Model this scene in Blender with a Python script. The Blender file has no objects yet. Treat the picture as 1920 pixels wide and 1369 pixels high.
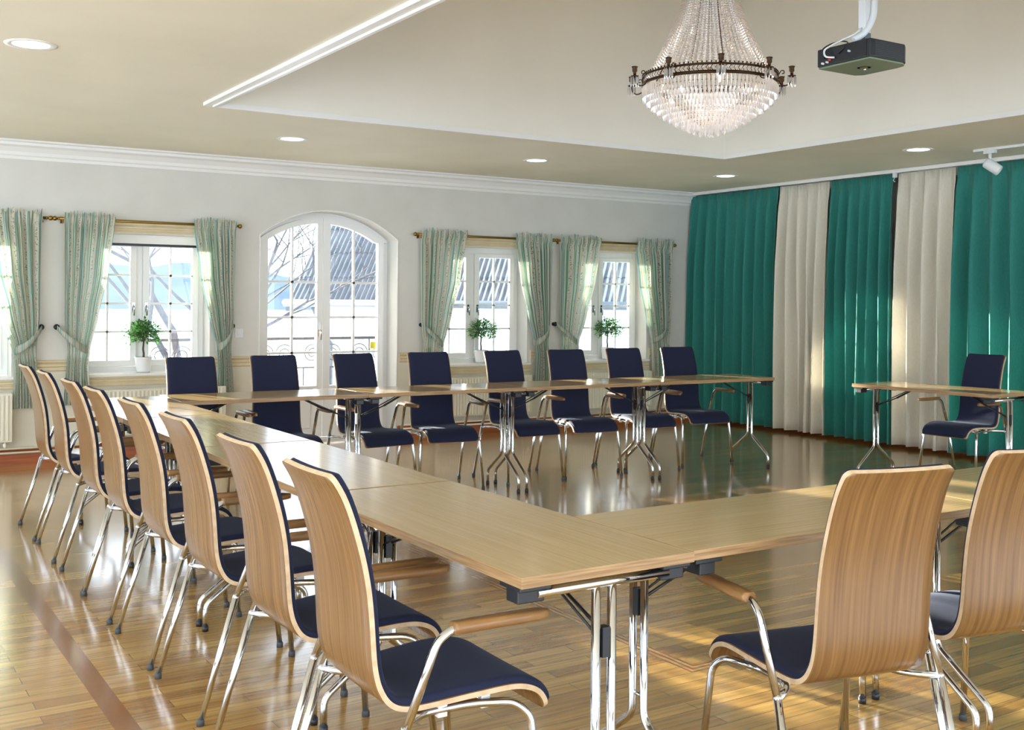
import bpy, bmesh, math, random
from mathutils import Vector, Matrix
random.seed(7)
PI = math.pi
SC = bpy.context.scene
COL = SC.collection

# ------------------------------------------------------------ camera
F_PX, CY, YAW, ROLL, HC = 2058.7, 563.4, .5661, .008, 1.347
cam_d = bpy.data.cameras.new('camera')
cam = bpy.data.objects.new('camera', cam_d)
COL.objects.link(cam)
cam_d.sensor_width = 36
cam_d.lens = F_PX / 1920 * 36
cam_d.shift_y = (CY - 684.5) / 1920
cam_d.clip_start = .05
cam_d.clip_end = 2000
_R = Vector((math.cos(YAW), -math.sin(YAW), 0)); _F = Vector((math.sin(YAW), math.cos(YAW), 0)); _U = Vector((0, 0, 1))
_X = math.cos(ROLL) * _R + math.sin(ROLL) * _U
_Y = -math.sin(ROLL) * _R + math.cos(ROLL) * _U
_Z = -_F
cam.matrix_world = Matrix(((_X.x, _Y.x, _Z.x, 0), (_X.y, _Y.y, _Z.y, 0), (_X.z, _Y.z, _Z.z, HC), (0, 0, 0, 1)))
SC.camera = cam

# ------------------------------------------------------------ world, sun, exposure
w = bpy.data.worlds.new('world'); SC.world = w; w.use_nodes = True
nt = w.node_tree; nt.nodes.clear()
out = nt.nodes.new('ShaderNodeOutputWorld'); bg = nt.nodes.new('ShaderNodeBackground')
tc = nt.nodes.new('ShaderNodeTexCoord'); sep = nt.nodes.new('ShaderNodeSeparateXYZ'); rp = nt.nodes.new('ShaderNodeValToRGB')
nt.links.new(tc.outputs['Generated'], sep.inputs[0]); nt.links.new(sep.outputs['Z'], rp.inputs[0])
rp.color_ramp.elements[0].position = 0.0; rp.color_ramp.elements[0].color = (.86, .93, 1.0, 1)
rp.color_ramp.elements[1].position = .7; rp.color_ramp.elements[1].color = (.62, .80, 1.0, 1)
nt.links.new(rp.outputs[0], bg.inputs[0]); bg.inputs[1].default_value = 3.1
nt.links.new(bg.outputs[0], out.inputs[0])
sd = bpy.data.lights.new('sun', 'SUN'); sd.energy = 27.0; sd.color = (1.0, .90, .72); sd.angle = math.radians(.6)
sun = bpy.data.objects.new('sun', sd); COL.objects.link(sun)
SAZ, SEL = math.radians(17.5), math.radians(7.0)
_dir = Vector((math.sin(SAZ) * math.cos(SEL), -math.cos(SAZ) * math.cos(SEL), -math.sin(SEL)))
sun.rotation_euler = _dir.to_track_quat('-Z', 'Y').to_euler()
sun.location = (0, 30, 8)
SC.view_settings.view_transform = 'Standard'
SC.view_settings.look = 'None'
SC.view_settings.gamma = 1
SC.view_settings.use_curve_mapping = False
SC.view_settings.exposure = 0.85

# ------------------------------------------------------------ helpers
def srgb(r, g, b):
    f = lambda c: ((c / 255 + .055) / 1.055) ** 2.4 if c > 10 else c / 255 / 12.92
    return (f(r), f(g), f(b), 1)

def mat(name, col=(.8, .8, .8, 1), rough=.5, metal=0., **k):
    m = bpy.data.materials.new(name); m.use_nodes = True
    b = m.node_tree.nodes['Principled BSDF']
    b.inputs['Base Color'].default_value = col
    b.inputs['Roughness'].default_value = rough
    b.inputs['Metallic'].default_value = metal
    for kk, v in k.items():
        b.inputs[kk.replace('_', ' ')].default_value = v
    return m

def noise_col(m, c1, c2, scale=(1, 1, 1), nscale=5, detail=4, lo=.35, hi=.65, bump=0., rnd=0., coords='Object'):
    """two-colour noise into base colour, optional bump and per-object brightness"""
    t = m.node_tree; N = t.nodes; b = N['Principled BSDF']
    tc = N.new('ShaderNodeTexCoord'); mp = N.new('ShaderNodeMapping'); no = N.new('ShaderNodeTexNoise'); cr = N.new('ShaderNodeValToRGB')
    mp.inputs['Scale'].default_value = scale
    t.links.new(tc.outputs[coords], mp.inputs[0])
    if rnd:
        oi = N.new('ShaderNodeObjectInfo'); ml = N.new('ShaderNodeMath'); ml.operation = 'MULTIPLY'; ml.inputs[1].default_value = 37.
        cb = N.new('ShaderNodeCombineXYZ'); t.links.new(oi.outputs['Random'], ml.inputs[0])
        for i in range(3): t.links.new(ml.outputs[0], cb.inputs[i])
        t.links.new(cb.outputs[0], mp.inputs['Location'])
    t.links.new(mp.outputs[0], no.inputs['Vector'])
    no.inputs['Scale'].default_value = nscale; no.inputs['Detail'].default_value = detail
    t.links.new(no.outputs['Fac'], cr.inputs[0])
    cr.color_ramp.elements[0].position = lo; cr.color_ramp.elements[0].color = c1
    cr.color_ramp.elements[1].position = hi; cr.color_ramp.elements[1].color = c2
    t.links.new(cr.outputs[0], b.inputs['Base Color'])
    if bump:
        bp = N.new('ShaderNodeBump'); bp.inputs['Strength'].default_value = bump; bp.inputs['Distance'].default_value = .002
        t.links.new(no.outputs['Fac'], bp.inputs['Height']); t.links.new(bp.outputs[0], b.inputs['Normal'])
    return m

class MB:
    """collects shapes into one mesh; each face keeps a material index"""
    def __init__(s): s.v = []; s.f = []; s.mi = []; s.sm = []; s.uv = None
    def add(s, vs, fs, mi=0, sm=False):
        o = len(s.v); s.v += [tuple(p) for p in vs]
        for f in fs: s.f.append(tuple(o + i for i in f)); s.mi.append(mi); s.sm.append(sm)
    def box(s, x0, x1, y0, y1, z0, z1, mi=0, M=None):
        vs = [Vector((x, y, z)) for z in (z0, z1) for y in (y0, y1) for x in (x0, x1)]
        if M: vs = [M @ p for p in vs]
        s.add(vs, [(0, 2, 3, 1), (4, 5, 7, 6), (0, 1, 5, 4), (2, 6, 7, 3), (0, 4, 6, 2), (1, 3, 7, 5)], mi)
    def prism(s, poly, axis, a, b, mi=0, sm=False):
        n = len(poly)
        def P(p, t):
            if axis == 'x': return (t, p[0], p[1])
            if axis == 'y': return (p[0], t, p[1])
            return (p[0], p[1], t)
        vs = [P(p, a) for p in poly] + [P(p, b) for p in poly]
        s.add(vs, [tuple(range(n))[::-1], tuple(range(n, 2 * n))] , mi)
        s.add(vs, [(i, (i + 1) % n, n + (i + 1) % n, n + i) for i in range(n)], mi, sm)
    def tube(s, pts, r, n=10, mi=0, caps=True, bend=0., closed=False, up=None):
        pts = [Vector(p) for p in pts]
        if bend and len(pts) > 2:
            q = [pts[0]]
            for i in range(1, len(pts) - 1):
                a, b, c = pts[i - 1], pts[i], pts[i + 1]
                d1 = (a - b); d2 = (c - b); L = min(bend, d1.length * .45, d2.length * .45)
                p1 = b + d1.normalized() * L; p2 = b + d2.normalized() * L
                for k in range(5):
                    t = k / 4; q.append(p1 * (1 - t) ** 2 + b * 2 * t * (1 - t) + p2 * t * t)
            q.append(pts[-1]); pts = q
        m = len(pts); rr = r if isinstance(r, (list, tuple)) else [r] * m
        if len(rr) != m: rr = [rr[0] + (rr[-1] - rr[0]) * i / (m - 1) for i in range(m)]
        vs = []; up = Vector(up) if up else None
        for i, p in enumerate(pts):
            if closed: t = (pts[(i + 1) % m] - pts[i - 1]).normalized()
            else: t = (pts[min(i + 1, m - 1)] - pts[max(i - 1, 0)]).normalized()
            if up is None:
                up = Vector((0, 0, 1)) if abs(t.z) < .9 else Vector((1, 0, 0))
            x = t.cross(up).normalized(); up = x.cross(t).normalized()
            for k in range(n):
                a = 2 * PI * k / n; vs.append(p + (x * math.cos(a) + up * math.sin(a)) * rr[i])
        fs = []
        for i in range(m if closed else m - 1):
            j = (i + 1) % m
            for k in range(n): fs.append((i * n + k, i * n + (k + 1) % n, j * n + (k + 1) % n, j * n + k))
        s.add(vs, fs, mi, True)
        if caps and not closed:
            s.add(vs[:n], [tuple(range(n))[::-1]], mi); s.add(vs[-n:], [tuple(range(n))], mi)
    def lathe(s, prof, c=(0, 0, 0), n=24, mi=0, sm=True, M=None):
        vs = []
        for r, z in prof:
            for k in range(n):
                a = 2 * PI * k / n; p = Vector((r * math.cos(a), r * math.sin(a), z))
                if M: p = M @ p
                vs.append(p + Vector(c))
        fs = []
        for i in range(len(prof) - 1):
            for k in range(n): fs.append((i * n + k, i * n + (k + 1) % n, (i + 1) * n + (k + 1) % n, (i + 1) * n + k))
        s.add(vs, fs, mi, sm)
    def ball(s, c, r, n=8, m=6, mi=0, sz=1.):
        s.lathe([(r * math.sin(PI * i / m) + 1e-5, -r * sz * math.cos(PI * i / m)) for i in range(m + 1)], c, n, mi)
    def build(s, name, mats, parent=None, bevel=0., M=None, seg=2):
        me = bpy.data.meshes.new(name)
        me.from_pydata(s.v, [], s.f)
        if not isinstance(mats, (list, tuple)): mats = [mats]
        for m in mats: me.materials.append(m)
        for p, mi, sm in zip(me.polygons, s.mi, s.sm): p.material_index = mi; p.use_smooth = sm
        if s.uv:
            ul = me.uv_layers.new(name='uv')
            for lp in me.loops: ul.data[lp.index].uv = s.uv[lp.vertex_index]
        bm = bmesh.new(); bm.from_mesh(me)
        bmesh.ops.remove_doubles(bm, verts=bm.verts, dist=1e-5)
        bmesh.ops.recalc_face_normals(bm, faces=bm.faces)
        bm.to_mesh(me); bm.free()
        o = bpy.data.objects.new(name, me); COL.objects.link(o)
        if parent: o.parent = parent
        if bevel:
            bv = o.modifiers.new('bevel', 'BEVEL'); bv.width = bevel; bv.segments = seg; bv.limit_method = 'ANGLE'; bv.angle_limit = math.radians(40)
        return o

def empty(name, loc=(0, 0, 0), rz=0.):
    o = bpy.data.objects.new(name, None); COL.objects.link(o); o.location = loc; o.rotation_euler = (0, 0, rz)
    o.empty_display_size = .1
    return o
def tag(o, label=None, cat=None, group=None, kind=None):
    if label: o['label'] = label
    if cat: o['category'] = cat
    if group: o['group'] = group
    if kind: o['kind'] = kind
    return o
def kids(o): return [c for c in bpy.data.objects if c.parent == o]
def copy_tree(o, parent=None):
    c = o.copy(); COL.objects.link(c); c.parent = parent
    for ch in kids(o): copy_tree(ch, c)
    return c
def struct(o): o['kind'] = 'structure'; return o

# ------------------------------------------------------------ materials
M_wall = noise_col(mat('wall_paint', rough=.7), srgb(209, 208, 203), srgb(215, 214, 209), nscale=3)
M_dado = noise_col(mat('dado_paint', rough=.6), srgb(212, 208, 192), srgb(218, 214, 198), nscale=3)
M_ceil = noise_col(mat('ceiling_paint', rough=.75), srgb(234, 231, 213), srgb(239, 236, 219), nscale=1.5)
M_tray = noise_col(mat('tray_paint', rough=.75), srgb(236, 233, 222), srgb(240, 237, 227), nscale=1.5)
M_trimw = mat('white_trim', srgb(236, 236, 234), .4)
M_trimc = noise_col(mat('cream_trim', rough=.45), srgb(205, 190, 155), srgb(216, 202, 170), nscale=8)
M_frame = mat('window_paint', srgb(238, 240, 240), .3)
M_rad = mat('radiator_enamel', srgb(226, 222, 205), .35)
M_basew = noise_col(mat('baseboard_wood', rough=.35), srgb(138, 66, 24), srgb(170, 88, 36), scale=(1, 20, 20), nscale=3)
M_chrome = mat('chrome', (.62, .64, .67, 1), .07, 1.)
M_black = mat('black_plastic', (.012, .014, .018, 1), .4)
M_rubber = mat('grey_rubber', (.06, .065, .07, 1), .6)
M_whitep = mat('white_plastic', srgb(225, 228, 230), .4)
M_shell = noise_col(mat('chair_veneer', rough=.27, Specular_IOR_Level=.7), srgb(106, 74, 40), srgb(138, 102, 60), scale=(80, 2.2, 2.2), nscale=1.2, detail=5, lo=.3, hi=.7, bump=.05, rnd=1)
M_edge = noise_col(mat('ply_edge', rough=.5), srgb(196, 168, 134), srgb(214, 190, 158), nscale=40)
M_arm = noise_col(mat('arm_wood', rough=.35), srgb(128, 92, 54), srgb(160, 120, 74), scale=(40, 4, 40), nscale=1.5, rnd=1)
M_navy = noise_col(mat('navy_fabric', rough=.9), (.004, .008, .032, 1), (.008, .013, .048, 1), nscale=700, detail=2, bump=.25)
M_navy.node_tree.nodes['Principled BSDF'].inputs['Sheen Weight'].default_value = .08
M_navy.node_tree.nodes['Principled BSDF'].inputs['Sheen Roughness'].default_value = .4
M_navy.node_tree.nodes['Principled BSDF'].inputs['Sheen Tint'].default_value = (.5, .6, .9, 1)
M_table = noise_col(mat('table_laminate', rough=.17, Specular_IOR_Level=.9, IOR=1.6), srgb(176, 148, 100), srgb(194, 168, 120), scale=(1.5, 60, 8), nscale=1.6, detail=5, lo=.25, hi=.75, rnd=1)
M_tedge = noise_col(mat('table_edge', rough=.4), srgb(140, 108, 72), srgb(176, 144, 106), scale=(3, 3, 90), nscale=2.2, detail=4, rnd=1)
M_brass = mat('antique_brass', (.30, .19, .05, 1), .3, 1.)
M_bronze = mat('dark_bronze', (.06, .035, .02, 1), .35, .9)
M_knob = mat('dark_iron', (.03, .03, .035, 1), .35, .8)
M_trunk = noise_col(mat('bark', rough=.8), srgb(74, 60, 46), srgb(116, 98, 78), scale=(1, 1, .2), nscale=30)
M_pot = mat('white_ceramic', srgb(235, 236, 238), .2)
M_soil = mat('soil', (.03, .02, .015, 1), .9)

def mat_glass():
    m = bpy.data.materials.new('window_glass'); m.use_nodes = True; t = m.node_tree; t.nodes.clear()
    o = t.nodes.new('ShaderNodeOutputMaterial'); tr = t.nodes.new('ShaderNodeBsdfTransparent'); g = t.nodes.new('ShaderNodeBsdfGlossy')
    mx = t.nodes.new('ShaderNodeMixShader'); fr = t.nodes.new('ShaderNodeFresnel'); fr.inputs[0].default_value = 1.45
    tr.inputs[0].default_value = (.96, .985, 1, 1); g.inputs['Roughness'].default_value = .0
    t.links.new(fr.outputs[0], mx.inputs[0]); t.links.new(tr.outputs[0], mx.inputs[1]); t.links.new(g.outputs[0], mx.inputs[2]); t.links.new(mx.outputs[0], o.inputs[0])
    return m
M_glass = mat_glass()

def mat_crystal():
    m = bpy.data.materials.new('crystal'); m.use_nodes = True; t = m.node_tree; t.nodes.clear()
    o = t.nodes.new('ShaderNodeOutputMaterial'); mx = t.nodes.new('ShaderNodeMixShader')
    gl = t.nodes.new('ShaderNodeBsdfGlossy'); gl.inputs['Roughness'].default_value = .12; gl.inputs[0].default_value = (.95, .96, 1, 1)
    tl = t.nodes.new('ShaderNodeBsdfTranslucent'); tl.inputs[0].default_value = (.9, .9, .92, 1)
    tr = t.nodes.new('ShaderNodeBsdfTransparent'); m2 = t.nodes.new('ShaderNodeMixShader'); m2.inputs[0].default_value = .12
    mx.inputs[0].default_value = .45
    t.links.new(tl.outputs[0], mx.inputs[1]); t.links.new(gl.outputs[0], mx.inputs[2])
    t.links.new(mx.outputs[0], m2.inputs[1]); t.links.new(tr.outputs[0], m2.inputs[2]); t.links.new(m2.outputs[0], o.inputs[0])
    return m
M_crystal = mat_crystal()

def emit(name, col, s):
    m = bpy.data.materials.new(name); m.use_nodes = True; b = m.node_tree.nodes['Principled BSDF']
    b.inputs['Base Color'].default_value = col; b.inputs['Emission Color'].default_value = col; b.inputs['Emission Strength'].default_value = s
    return m
M_lamp = emit('downlight_glow', (1, .97, .9, 1), 2.2)
M_bulb = emit('bulb_glow', (1, .8, .55, 1), 9.0)

def mat_drape(name, c1, c2, transl=.25):
    """heavy cloth: diffuse plus a little light through the weave"""
    m = mat(name, c1, .85); t = m.node_tree; N = t.nodes
    noise_col(m, c1, c2, scale=(60, 60, 6), nscale=6, detail=3)
    b = N['Principled BSDF']; b.inputs['Sheen Weight'].default_value = .2
    tl = N.new('ShaderNodeBsdfTranslucent'); mx = N.new('ShaderNodeMixShader'); mx.inputs[0].default_value = transl
    src = b.inputs['Base Color'].links[0].from_socket; t.links.new(src, tl.inputs[0])
    o = [n for n in N if n.type == 'OUTPUT_MATERIAL'][0]
    t.links.new(b.outputs[0], mx.inputs[1]); t.links.new(tl.outputs[0], mx.inputs[2]); t.links.new(mx.outputs[0], o.inputs[0])
    return m
M_green = mat_drape('green_drape', srgb(38, 124, 116), srgb(50, 138, 128), .10)
M_cream = mat_drape('cream_drape', srgb(226, 220, 204), srgb(236, 230, 216), .15)

def mat_stripe(name='striped_cotton', transl=.42):
    """vertical stripes of green, blue-green, cream and a small flower band, across uv.x"""
    m = mat(name, rough=.8); t = m.node_tree; N = t.nodes; L = t.links; b = N['Principled BSDF']
    tc = N.new('ShaderNodeTexCoord'); sp = N.new('ShaderNodeSeparateXYZ'); L.new(tc.outputs['UV'], sp.inputs[0])
    fr = N.new('ShaderNodeMath'); fr.operation = 'FRACT'; L.new(sp.outputs['X'], fr.inputs[0])
    cr = N.new('ShaderNodeValToRGB'); cr.color_ramp.interpolation = 'CONSTANT'; L.new(fr.outputs[0], cr.inputs[0])
    cream = srgb(216, 211, 198); gr = srgb(118, 172, 150); bl = srgb(126, 176, 178); lg = srgb(192, 218, 204); gd = srgb(208, 188, 140)
    stops = [(0, cream), (.10, gr), (.2, cream), (.26, gd), (.29, cream), (.36, bl), (.48, cream), (.54, gr), (.60, lg), (.66, cream)]
    e = cr.color_ramp.elements
    e[0].position = 0; e[0].color = cream; e[1].position = .10; e[1].color = gr
    for p, c in stops[2:]: x = e.new(p); x.color = c
    # flower band between .72 and .92
    vo = N.new('ShaderNodeTexVoronoi'); mp = N.new('ShaderNodeMapping'); mp.inputs['Scale'].default_value = (9, 70, 1)
    L.new(tc.outputs['UV'], mp.inputs[0]); L.new(mp.outputs[0], vo.inputs['Vector']); vo.inputs['Scale'].default_value = 1.
    lt = N.new('ShaderNodeMath'); lt.operation = 'LESS_THAN'; lt.inputs[1].default_value = .33; L.new(vo.outputs['Distance'], lt.inputs[0])
    g1 = N.new('ShaderNodeMath'); g1.operation = 'GREATER_THAN'; g1.inputs[1].default_value = .72; L.new(fr.outputs[0], g1.inputs[0])
    g2 = N.new('ShaderNodeMath'); g2.operation = 'LESS_THAN'; g2.inputs[1].default_value = .93; L.new(fr.outputs[0], g2.inputs[0])
    a = N.new('ShaderNodeMath'); a.operation = 'MULTIPLY'; L.new(g1.outputs[0], a.inputs[0]); L.new(g2.outputs[0], a.inputs[1])
    a2 = N.new('ShaderNodeMath'); a2.operation = 'MULTIPLY'; L.new(a.outputs[0], a2.inputs[0]); L.new(lt.outputs[0], a2.inputs[1])
    mx = N.new('ShaderNodeMix'); mx.data_type = 'RGBA'; L.new(a2.outputs[0], mx.inputs[0]); L.new(cr.outputs[0], mx.inputs[6]); mx.inputs[7].default_value = srgb(120, 140, 112)
    L.new(mx.outputs[2], b.inputs['Base Color'])
    tl = N.new('ShaderNodeBsdfTranslucent'); L.new(mx.outputs[2], tl.inputs[0]); ms = N.new('ShaderNodeMixShader'); ms.inputs[0].default_value = transl
    o = [n for n in N if n.type == 'OUTPUT_MATERIAL'][0]
    L.new(b.outputs[0], ms.inputs[1]); L.new(tl.outputs[0], ms.inputs[2]); L.new(ms.outputs[0], o.inputs[0])
    return m
M_stripe = mat_stripe()

def mat_floor():
    m = mat('oak_parquet', rough=.2); t = m.node_tree; N = t.nodes; L = t.links; b = N['Principled BSDF']
    tc = N.new('ShaderNodeTexCoord')
    br = N.new('ShaderNodeTexBrick'); L.new(tc.outputs['Object'], br.inputs['Vector'])
    br.inputs['Scale'].default_value = 1.; br.inputs['Brick Width'].default_value = .62; br.inputs['Row Height'].default_value = .07
    br.inputs['Mortar Size'].default_value = .0012; br.inputs['Mortar Smooth'].default_value = .2; br.inputs['Bias'].default_value = 0.
    br.offset = .37; br.offset_frequency = 2; br.squash = 1.
    br.inputs['Color1'].default_value = srgb(210, 168, 94); br.inputs['Color2'].default_value = srgb(166, 120, 58); br.inputs['Mortar'].default_value = srgb(104, 72, 34)
    mp = N.new('ShaderNodeMapping'); mp.inputs['Scale'].default_value = (2.2, 45, 1); L.new(tc.outputs['Object'], mp.inputs[0])
    no = N.new('ShaderNodeTexNoise'); no.inputs['Scale'].default_value = 1.3; no.inputs['Detail'].default_value = 6; L.new(mp.outputs[0], no.inputs['Vector'])
    cr = N.new('ShaderNodeValToRGB'); L.new(no.outputs['Fac'], cr.inputs[0])
    cr.color_ramp.elements[0].position = .3; cr.color_ramp.elements[0].color = (.62, .62, .62, 1); cr.color_ramp.elements[1].position = .7; cr.color_ramp.elements[1].color = (1.12, 1.1, 1.05, 1)
    mx = N.new('ShaderNodeMix'); mx.data_type = 'RGBA'; mx.blend_type = 'MULTIPLY'; mx.inputs[0].default_value = 1.; L.new(br.outputs[0], mx.inputs[6]); L.new(cr.outputs[0], mx.inputs[7])
    sp = N.new('ShaderNodeSeparateXYZ'); L.new(tc.outputs['Object'], sp.inputs[0])
    def M(op, a, b_=None):
        n = N.new('ShaderNodeMath'); n.operation = op
        for i, x in enumerate((a, b_)):
            if x is None: continue
            if isinstance(x, (int, float)): n.inputs[i].default_value = x
            else: L.new(x, n.inputs[i])
        return n.outputs[0]
    def band(sock, c, h): return M('LESS_THAN', M('ABSOLUTE', M('SUBTRACT', sock, c)), h)
    X, Y = sp.outputs['X'], sp.outputs['Y']
    # brown walnut strip along the left side
    s1 = M('MULTIPLY', band(X, .835, .036), M('LESS_THAN', Y, 8.6))
    # inlaid outline: pale strip with two dark veins
    def outline(h0):
        a = M('MULTIPLY', band(X, 2.73, h0), M('GREATER_THAN', Y, 3.04 - h0)); c = M('MULTIPLY', band(Y, 3.04, h0), M('GREATER_THAN', X, 2.73 - h0))
        return M('MAXIMUM', a, c)
    pale = outline(.03); core = outline(.02); ctr = outline(.005)
    dark = M('SUBTRACT', pale, core)
    def mixc(prev, fac, col):
        n = N.new('ShaderNodeMix'); n.data_type = 'RGBA'; L.new(fac, n.inputs[0]); L.new(prev, n.inputs[6]); n.inputs[7].default_value = col
        return n.outputs[2]
    c = mixc(mx.outputs[2], M('MULTIPLY', s1, .85), srgb(128, 76, 32))
    c = mixc(c, M('MULTIPLY', pale, .5), srgb(205, 160, 110))
    c = mixc(c, M('MULTIPLY', dark, .8), srgb(106, 60, 34))
    c = mixc(c, M('MULTIPLY', ctr, .8), srgb(106, 60, 34))
    L.new(c, b.inputs['Base Color'])
    r = N.new('ShaderNodeMapRange'); L.new(no.outputs['Fac'], r.inputs[0]); r.inputs[3].default_value = .16; r.inputs[4].default_value = .27; L.new(r.outputs[0], b.inputs['Roughness'])
    bp = N.new('ShaderNodeBump'); bp.inputs['Strength'].default_value = .12; bp.inputs['Distance'].default_value = .0015
    L.new(M('SUBTRACT', no.outputs['Fac'], M('MULTIPLY', br.outputs['Fac'], 3.)), bp.inputs['Height']); L.new(bp.outputs[0], b.inputs['Normal'])
    b.inputs['Coat Weight'].default_value = 1.; b.inputs['Coat Roughness'].default_value = .13; b.inputs['Coat IOR'].default_value = 1.65
    return m
M_floor = mat_floor()

# ------------------------------------------------------------ room
XB, YA, CZ = 8.75, 9.6, 2.6           # right wall, window wall, ceiling height
XL, YR, TH = -2.6, -2.6, .32
AX0, AX1, ASP, AAP = 3.404, 4.776, 1.92, 2.168
ACX = (AX0 + AX1) / 2
AR = (((AX1 - AX0) / 2) ** 2 + (AAP - ASP) ** 2) / (2 * (AAP - ASP))
def arch_z(x, R=AR, ap=AAP): return ap - R + math.sqrt(max(R * R - (x - ACX) ** 2, 0))
WINS = [(.78, .56), (2.385, .56), (5.73, .56), (7.33, .56)]   # centre, half width of the openings
WZ0, WZ1 = .70, 1.89

b = MB(); b.box(XL - .3, XB + .3, YR - .3, YA + TH, -.12, 0); struct(b.build('floor', M_floor))
b = MB()
edges = [XL - .3]
for i, (c, h) in enumerate(WINS[:2]): edges += [c - h, c + h]
edges += [AX0, AX1]
for c, h in WINS[2:]: edges += [c - h, c + h]
edges += [XB + .3]
for i in range(0, len(edges), 2): b.box(edges[i], edges[i + 1], YA, YA + TH, 0, CZ)
for c, h in WINS:
    b.box(c - h, c + h, YA, YA + TH, 0, WZ0 - .02); b.box(c - h, c + h, YA, YA + TH, WZ1, CZ)
NA = 24
xs = [AX0 + (AX1 - AX0) * i / NA for i in range(NA + 1)]
for i in range(NA):
    b.prism([(xs[i], arch_z(xs[i])), (xs[i + 1], arch_z(xs[i + 1])), (xs[i + 1], CZ), (xs[i], CZ)], 'y', YA, YA + TH)
struct(b.build('wall_back', M_wall))
b = MB(); b.box(XB, XB + .3, YR - .3, YA, 0, CZ); struct(b.build('wall_right', M_wall))
# two walls behind the viewer; wide bare openings added to let fill light in
b = MB(); b.box(XL - .3, XL, YR - .3, -2.2, 0, CZ); b.box(XL - .3, XL, 8.8, YA, 0, CZ); b.box(XL - .3, XL, -2.2, 8.8, 0, .25); b.box(XL - .3, XL, -2.2, 8.8, 2.48, CZ)
struct(b.build('wall_left', M_wall))
b = MB(); b.box(XL, -2.2, YR - .3, YR, 0, CZ); b.box(8.3, XB, YR - .3, YR, 0, CZ); b.box(-2.2, 8.3, YR - .3, YR, 0, .25); b.box(-2.2, 8.3, YR - .3, YR, 2.48, CZ)
struct(b.build('wall_front', M_wall))

TX0, TX1, TY0, TY1, TZ = 2.15, 6.555, 2.5, 6.95, 3.95
b = MB()
for x0, x1, y0, y1 in [(XL - .3, TX0, YR - .3, YA), (TX1, XB + .3, YR - .3, YA), (TX0, TX1, YR - .3, TY0), (TX0, TX1, TY1, YA)]:
    b.box(x0, x1, y0, y1, CZ, CZ + .012)
struct(b.build('ceiling', M_ceil))
b = MB()
b.box(TX0 - .12, TX0, TY0 - .12, TY1 + .12, CZ + .012, TZ); b.box(TX1, TX1 + .12, TY0 - .12, TY1 + .12, CZ + .012, TZ)
b.box(TX0, TX1, TY0 - .12, TY0, CZ + .012, TZ); b.box(TX0, TX1, TY1, TY1 + .12, CZ + .012, TZ)
b.box(TX0 - .12, TX1 + .12, TY0 - .12, TY1 + .12, TZ, TZ + .1)
o = struct(b.build('ceiling_tray', M_tray)); o.name = 'ceiling_raised'
# moulding round the raised opening
b = MB()
for r, w_, z0 in ((0, .055, .022), (.012, .02, .034)):
    x0, x1, y0, y1 = TX0 + r, TX1 - r, TY0 + r, TY1 - r
    b.box(x0 - w_, x0, y0 - w_, y1 + w_, CZ - z0, CZ + .002); b.box(x1, x1 + w_, y0 - w_, y1 + w_, CZ - z0, CZ + .002)
    b.box(x0, x1, y0 - w_, y0, CZ - z0, CZ + .002); b.box(x0, x1, y1, y1 + w_, CZ - z0, CZ + .002)
struct(b.build('trim_1', M_trimw))
# cornice along the window wall (stepped cove)
cor = [(YA, 2.452), (YA - .014, 2.452), (YA - .018, 2.475), (YA - .03, 2.485), (YA - .035, 2.51), (YA - .06, 2.545), (YA - .085, 2.56), (YA - .088, 2.58), (YA - .11, 2.588), (YA - .112, CZ), (YA, CZ)]
b = MB(); b.prism(cor, 'x', XL, 8.56); struct(b.build('trim_2', M_trimw))
# dado rail pieces between the windows
rail = [(YA, .735), (YA - .012, .735), (YA - .02, .745), (YA - .02, .765), (YA - .014, .77), (YA - .022, .778), (YA - .022, .795), (YA - .014, .80), (YA - .026, .812), (YA - .026, .826), (YA, .83)]
b = MB()
for x0, x1 in [(XL, WINS[0][0] - .6), (WINS[0][0] + .6, WINS[1][0] - .6), (WINS[1][0] + .6, AX0 - .01), (AX1 + .03, WINS[2][0] - .6), (WINS[2][0] + .6, WINS[3][0] - .6), (WINS[3][0] + .6, XB)]:
    if x1 - x0 > .02: b.prism(rail, 'x', x0, x1)
struct(b.build('trim_3', M_trimc))
# cream dado below the rail
b = MB()
for x0, x1 in [(XL, AX0 - .01), (AX1 + .01, XB)]: b.box(x0, x1, YA - .006, YA, .12, .60)
for x0, x1 in [(XL, WINS[0][0] - .6), (WINS[0][0] + .6, WINS[1][0] - .6), (WINS[1][0] + .6, AX0 - .01), (AX1 + .01, WINS[2][0] - .6), (WINS[2][0] + .6, WINS[3][0] - .6), (WINS[3][0] + .6, XB)]:
    b.box(x0, x1, YA - .006, YA, .60, .735)
struct(b.build('trim_4', M_dado))
b = MB()
for x0, x1 in [(XL, AX0 - .01), (AX1 + .01, XB)]: b.prism([(YA, 0), (YA - .02, 0), (YA - .02, .10), (YA - .012, .12), (YA, .12)], 'x', x0, x1)
struct(b.build('baseboard_back', M_basew))
b = MB(); b.box(XB - .02, XB, YR, YA - .02, 0, .12); struct(b.build('baseboard_right', M_basew))

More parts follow.
